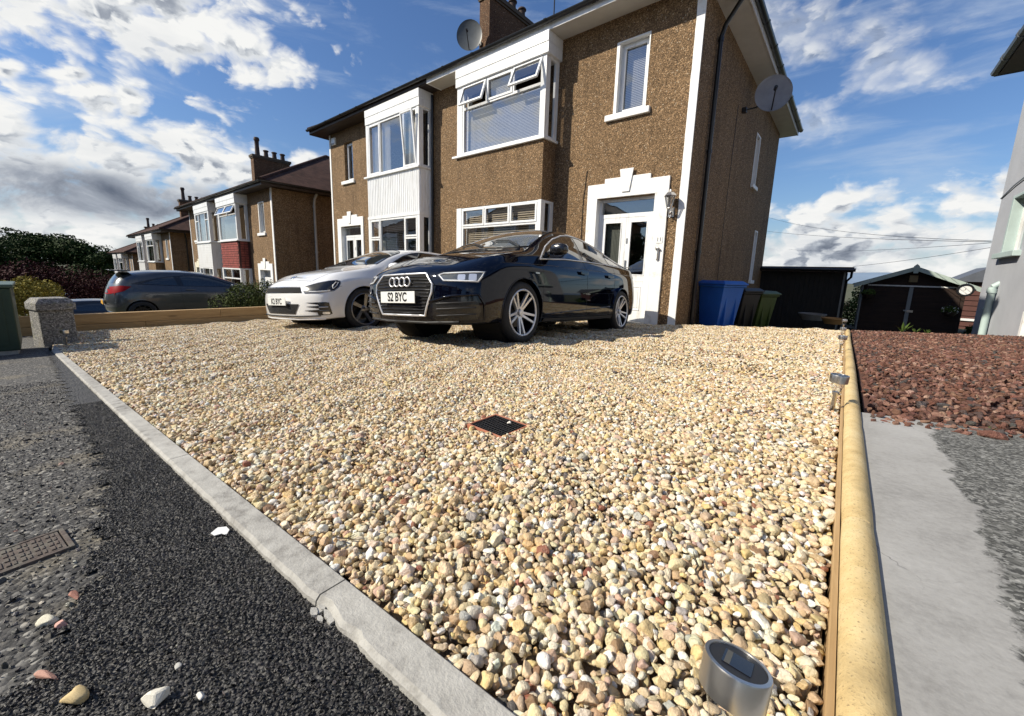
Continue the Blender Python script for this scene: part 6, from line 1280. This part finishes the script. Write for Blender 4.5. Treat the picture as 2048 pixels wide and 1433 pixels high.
CA.line('wiper', [(1.0, .05), (.80, -.28), (.79, -.50)], 'top', M_MATBK, r=.008, off=.016); CA.line('wiper', [(1.0, .58), (.82, .30), (.80, .08)], 'top', M_MATBK, r=.008, off=.016); m = MB(); m.prism([(-.75, 1.415), (-.90, 1.455), (-.94, 1.455), (-.93, 1.395)], -.012, .012); m.build('roof_fin', M_NAVY, CA.root)
# interior hints behind the windscreen are left out (opaque reflections)
# ------------------------------------------------------------------ white coupe
ST_B = [(-1.80, .845, .24, .87, .775, 1.00, .575, 1.10, 1.15), (-1.5, .882, .22, .86, .79, .995, .585, 1.215, 1.270), (-1.1, .90, .20, .85, .80, .98, .595, 1.298, 1.355), (-.6, .905, .18, .83, .805, .965, .605, 1.335, 1.397), (-.1, .905, .18, .82, .81, .95, .610, 1.338, 1.404), (.3, .904, .18, .81, .81, .935, .625, 1.285, 1.352), (.62, .902, .18, .80, .81, .925, .65, 1.170, 1.232), (.92, .90, .18, .79, .81, .91, .70, 1.035, 1.080), (1.14, .90, .18, .785, .80, .895, .72, .955, .992), (1.45, .897, .18, .77, .79, .865, .69, .905, .930), (1.72, .888, .18, .745, .765, .825, .65, .855, .880)]
FC_B = [(1.85, .17), (2.08, .165), (2.14, .20), (2.15, .29), (2.16, .42), (2.155, .545), (2.13, .62), (2.085, .685), (2.02, .735), (1.95, .78), (1.87, .815)]
RC_B = [(-1.9, .26), (-2.0, .25), (-2.06, .30), (-2.09, .42), (-2.09, .58), (-2.07, .72), (-2.03, .86), (-1.98, .98), (-1.90, 1.07), (-1.82, 1.12), (-1.75, 1.17)]
CB = Car('coupe_car', 'white sports coupe parked left of the navy saloon', 'car', ST_B, FC_B, RC_B, (1.289, -1.289), .322, .350, M_WPAINT, (-6.61, 4.41, -.590), body_rot(math.radians(-84.5), math.radians(1.6), math.radians(3.4)), 'cars parked on the pebble driveway')
CB.wheels('blade', .240, .775, mat('grey_alloy', (.22, .22, .23), .28, .9), M_ALLOYD)
CB.decal('upper_grille', [(-.52, .572), (.52, .572), (.47, .640), (-.47, .640)], 'front', M_WELL, off=.009, cell=.025); CB.line('grille_trim', [(-.47, .647), (0, .650), (.47, .647)], 'front', M_CHROME, r=.005, off=.012); CB.line('grille_trim', [(-.52, .570), (.52, .570)], 'front', M_TRIMBK, r=.006, off=.004)
lg = CB.decal('lower_grille', [(-.38, .264), (.38, .264), (.485, .407), (-.485, .407)], 'front', M_WELL, off=.008, cell=.025)
hb = MB()
for i in range(5): CB.line('', [(-.38, .285 + i * .024), (.38, .285 + i * .024)], 'front', None, r=.003, off=.008, build=False, mb=hb, step=.06)
hb.build('grille_mesh', M_TRIMBK, lg); CB.line('splitter', [(-.78, .245), (-.4, .232), (.4, .232), (.78, .245)], 'front', M_MATBK, r=.010, off=.003); CB.line('bumper_lip', [(-.80, .20), (-.4, .188), (.4, .188), (.80, .20)], 'front', M_WPAINT, r=.013, off=.003)
CB.plate(2.172, .442, 'K2 BYC', M_PLATEW, tilt=-.02)
HB = [(-.867, .645), (-.847, .60), (-.81, .556), (-.607, .560), (-.413, .590), (-.365, .645), (-.345, .705), (-.36, .740), (-.40, .752), (-.484, .743), (-.637, .711)]
for sg in (1, -1):
    hl = CB.decal('headlight', HB, 38, M_LAMP, off=.005, sides=(sg,), cell=.03); CB.decal('lamp_shade', inset(HB, .012), 38, M_TRIMBK, off=.0065, sides=(sg,), cell=.04, parent=hl)
    CB.line('lamp_strip', [(-.74, .580), (-.62, .580), (-.52, .590), (-.46, .60)], 38, M_DRL, r=.008, off=.010, sides=(sg,), parent=hl); CB.line('lamp_strip', [(-.43, .625), (-.395, .67), (-.38, .715), (-.41, .715), (-.44, .66), (-.43, .625)], 38, M_DRL, r=.005, off=.010, sides=(sg,), parent=hl)
    CB.line('lamp_edge', inset(HB, .006), 38, M_CHROME, r=.003, off=.008, sides=(sg,), closed=True, parent=hl)
    fg = CB.decal('fog_lamp_recess', [(-.62, .252), (-.484, .253), (-.449, .273), (-.476, .430), (-.52, .437), (-.80, .427), (-.62, .405), (-.60, .385), (-.80, .372), (-.61, .350), (-.60, .33), (-.83, .316), (-.63, .29)], 38, M_TRIMBK, off=.004, sides=(sg,), cell=.05)
    CB.decal('fog_lamp', rrect(-.56, -.475, .265, .298, .01), 38, M_LAMPW, off=.009, sides=(sg,), parent=fg); CB.line('fin', [(-.60, .318), (-.48, .318)], 38, M_LAMP, r=.006, off=.010, sides=(sg,), parent=fg); CB.line('fin', [(-.60, .365), (-.49, .368)], 38, M_SATIN, r=.006, off=.010, sides=(sg,), parent=fg)
    ALLB = [(.84, .945), (.2, .962), (-.6, .985), (-1.35, 1.03), (-1.42, 1.06), (-1.2, 1.16), (-.9, 1.235), (-.5, 1.290), (-.08, 1.305), (.14, 1.272), (.36, 1.205), (.62, 1.08)]; su = CB.decal('window_surround', ALLB, 'side', M_TRIMBK, off=.003, sides=(sg,), cell=.05)
    CB.decal('window_glass', [(.78, .958), (.10, .978), (-.42, .993), (-.46, 1.272), (-.10, 1.288), (.12, 1.255), (.34, 1.188), (.58, 1.075)], 'side', M_CGL, off=.006, sides=(sg,), parent=su, cell=.06); CB.decal('window_glass', [(-.50, 1.0), (-1.25, 1.04), (-1.32, 1.06), (-.95, 1.20), (-.54, 1.265)], 'side', M_CGL, off=.006, sides=(sg,), parent=su, cell=.06)
    CB.line('door_seam', [(.93, .92), (.92, .70), (.86, .42), (.88, .25)], 'side', M_SEAL, r=.0028, off=-.0008, sides=(sg,)); CB.line('door_seam', [(-.48, .98), (-.47, .60), (-.42, .25), (.88, .25)], 'side', M_SEAL, r=.0028, off=-.0008, sides=(sg,)); CB.decal('door_handle', rrect(-.38, -.18, .845, .88, .014), 'side', M_WPAINT, off=.026, sides=(sg,), thick=-.02)
    mirror_(CB, .78, .85, .985, M_WPAINT, sg); CB.line('bonnet_seam', [(1.92, .55), (1.5, .655), (1.2, .72), (1.08, .735)], 'top', M_SEAL, r=.0028, off=-.0006, sides=(sg,)); CB.line('bonnet_crease', [(1.9, .30), (1.5, .44), (1.15, .54)], 'top', M_WPAINT, r=.006, off=-.003, sides=(sg,)); CB.line('wing_crease', [(1.75, .70), (1.3, .775), (.9, .80)], 'side', M_WPAINT, r=.005, off=-.002, sides=(sg,)); CB.line('bumper_seam', [(1.66, .665), (1.84, .64)], 'side', M_SEAL, r=.0025, off=-.0006, sides=(sg,))
    CB.line('arch_lip', [(1.289 + .356 * math.cos(t), .322 + .356 * math.sin(t)) for t in np.linspace(-.1, PI + .1, 30)], 'side', M_WPAINT, r=.008, off=-.002, sides=(sg,))
wsB = [(1.06, 0), (1.045, .30), (.99, .57), (.93, .70), (.66, .632), (.36, .590), (.27, .48), (.22, .25), (.205, 0)]; wsB = wsB + [(x, -y) for x, y in wsB[-2:0:-1]]; CB.decal('windscreen', wsB, 'top', M_CGLL, off=.004, cell=.05); CB.line('windscreen_seal', wsB, 'top', M_SEAL, r=.007, off=.003, closed=True)
rwB = [(-1.78, 0), (-1.75, .40), (-1.62, .53), (-1.30, .52), (-1.18, .45), (-1.15, 0)]; rwB = rwB + [(x, -y) for x, y in rwB[-2:0:-1]]; CB.decal('rear_window', rwB, 'top', M_CGL, off=.004, cell=.06)
CB.line('bonnet_seam', [(1.93, -.54), (1.965, -.3), (1.975, 0), (1.965, .3), (1.93, .54)], 'top', M_SEAL, r=.0028, off=-.0006); CB.line('wiper', [(1.02, .55), (.86, .30), (.83, .02)], 'top', M_MATBK, r=.008, off=.016); CB.line('wiper', [(1.04, .05), (.86, -.25), (.83, -.50)], 'top', M_MATBK, r=.008, off=.016)
eb = MB(); c_ = CB.hit((1.90, 0), CB.frame('top'), .004); Me = Matrix.Translation(c_) @ Matrix.Rotation(.5, 4, 'Y'); eb.lathe([(.047 + .005 * math.cos(t), .005 * math.sin(t)) for t in np.linspace(0, 2 * PI, 8)], 24, Me)
for q in (((-.03, -.022), (.034, 0)), ((-.03, .022), (.034, 0)), ((.034, -.03), (-.028, -.012)), ((-.028, -.012), (0, 0)), ((0, 0), (-.028, .012)), ((-.028, .012), (.034, .03))): eb.tube([(q[0][0], q[0][1], .002), (q[1][0], q[1][1], .002)], .004, 5, M=Me)
eb.build('round_emblem', M_CHROME, CB.root, smooth=60)
# ------------------------------------------------------------------ grey hatchback beyond the sleeper wall
ST_C = [(-1.42, .845, .24, .88, .765, 1.03, .575, 1.345, 1.405), (-1.1, .862, .20, .87, .775, 1.02, .59, 1.405, 1.465), (-.6, .868, .19, .86, .785, 1.005, .60, 1.425, 1.482), (-.1, .868, .18, .85, .79, .99, .605, 1.415, 1.476), (.35, .868, .18, .84, .79, .975, .615, 1.35, 1.412), (.7, .868, .18, .83, .79, .965, .64, 1.228, 1.285), (1.0, .866, .18, .82, .785, .955, .68, 1.105, 1.15), (1.25, .865, .19, .81, .775, .94, .70, 1.01, 1.05), (1.52, .858, .20, .79, .755, .90, .66, .95, .985), (1.72, .84, .20, .77, .73, .86, .62, .90, .93)]
FC_C = [(1.75, .22), (1.95, .20), (2.02, .24), (2.05, .36), (2.06, .50), (2.05, .62), (2.02, .70), (1.98, .77), (1.93, .82), (1.87, .86), (1.82, .89)]
RC_C = [(-1.70, .28), (-1.85, .27), (-1.92, .33), (-1.955, .45), (-1.955, .62), (-1.92, .80), (-1.88, .95), (-1.82, 1.08), (-1.73, 1.23), (-1.62, 1.36), (-1.55, 1.42)]
CC = Car('hatchback_car', 'dark grey three-door hatchback with roof spoiler beyond the timber edging', 'car', ST_C, FC_C, RC_C, (1.255, -1.255), .308, .345, M_GPAINT, (-15.7, 3.08, -1.27), (0, 0, math.radians(90)))
CC.wheels('x', .215, .76, M_ALLOYD, M_ALLOYD)
for sg in (1, -1):
    ALLC = [(1.15, .985), (.3, 1.005), (-.6, 1.03), (-1.28, 1.075), (-1.42, 1.095), (-1.2, 1.165), (-.85, 1.255), (-.45, 1.315), (-.05, 1.335), (.25, 1.305), (.52, 1.225), (.86, 1.10)]; su = CC.decal('window_surround', ALLC, 'side', M_TRIMBK, off=.003, sides=(sg,), cell=.05)
    CC.decal('window_glass', [(.98, 1.0), (-.30, 1.035), (-.36, 1.30), (-.03, 1.31), (.24, 1.28), (.50, 1.20), (.80, 1.09)], 'side', M_CGL, off=.006, sides=(sg,), parent=su, cell=.06); CC.decal('window_glass', [(-.44, 1.045), (-1.2, 1.09), (-.85, 1.225), (-.5, 1.285)], 'side', M_CGL, off=.006, sides=(sg,), parent=su, cell=.06)
    CC.line('door_seam', [(-.38, 1.0), (-.36, .60), (-.34, .27), (.92, .26), (.95, .50), (1.0, .93)], 'side', M_SEAL, r=.003, off=-.0008, sides=(sg,)); CC.decal('door_handle', rrect(-.26, -.05, .90, .935, .014), 'side', M_GPAINT, off=.024, sides=(sg,), thick=-.02)
    CC.decal('tail_lamp', [(-1.42, 1.02), (-1.58, .90), (-1.90, .80), (-1.93, .87), (-1.88, .99), (-1.62, 1.045)], 'side', M_RED, off=.006, sides=(sg,), cell=.04); mirror_(CC, .92, .82, 1.02, M_GPAINT, sg); CC.line('shoulder_crease', [(-1.6, .885), (-.6, .87), (.6, .86)], 'side', M_GPAINT, r=.006, off=-.002, sides=(sg,)); CC.line('fuel_flap', [(-1.33 + .075 * math.cos(t), .905 + .075 * math.sin(t)) for t in np.linspace(0, 2 * PI, 16)], 'side', M_SEAL, r=.0025, off=-.0005, sides=(sg,))
    CC.line('bumper_lip', [(-1.62, .30), (-1.8, .32), (-1.93, .34)], 'side', M_GPAINT, r=.012, off=.002, sides=(sg,))
m = MB(); m.prism([(-1.38, 1.43), (-1.55, 1.415), (-1.76, 1.435), (-1.77, 1.45), (-1.55, 1.462), (-1.38, 1.452)], -.54, .54); m.build('roof_spoiler', M_GPAINT, CC.root, bevel=.008)
rwC = [(-.50, 1.10), (.50, 1.10), (.46, 1.34), (-.46, 1.34)]; CC.decal('rear_window', rwC, 'rear', M_CGL, off=.004); CC.plate(-1.975, .57, 'SB15', M_AMBER, rear=True) if False else None
m = MB(); m.box(-1.972, -1.964, -.26, .26, .52, .63); m.build('number_plate', M_AMBER, CC.root); wsC = [(1.20, 0), (1.18, .35), (1.10, .60), (1.04, .68), (.72, .62), (.40, .575), (.34, .3), (.33, 0)]; wsC = wsC + [(x, -y) for x, y in wsC[-2:0:-1]]; CC.decal('windscreen', wsC, 'top', M_CGLL, off=.004, cell=.06)
CC.decal('rear_badge', rrect(-.05, .05, .97, 1.06, .045), 'rear', M_CHROME, off=.006)
# ------------------------------------------------------------------ distant cars down the street
def far_car(label, loc, heading, mt, tail=True):
    c = Car('parked_car', label, 'car', ST_C, FC_C, RC_C, (1.255, -1.255), .308, .345, mt, loc, (0, 0, heading), 'cars parked farther down the street'); c.wheels('x', .215, .76, M_SATIN, M_ALLOYD)
    for sg in (1, -1): c.decal('window_glass', ALLC, 'side', M_CGL, off=.004, sides=(sg,), cell=.1)
    c.decal('windscreen', wsC, 'top', M_CGLL, off=.004, cell=.1); c.decal('rear_window', rwC, 'rear', M_CGL, off=.004, cell=.1); return c
far_car('dark car roof showing between the pillar and the hatchback', (-24, 1.75, -2.62), math.radians(95), paint('black_paint', (.010, .011, .013), .3)); far_car('blue car far down the street', (-55, 3.6, -4.0), math.radians(170), paint('blue_paint', (.02, .035, .09), .4)); far_car('pale car far down the street left of the blue one', (-60, 2.3, -4.3), math.radians(175), paint('pale_paint', (.30, .32, .34), .3))
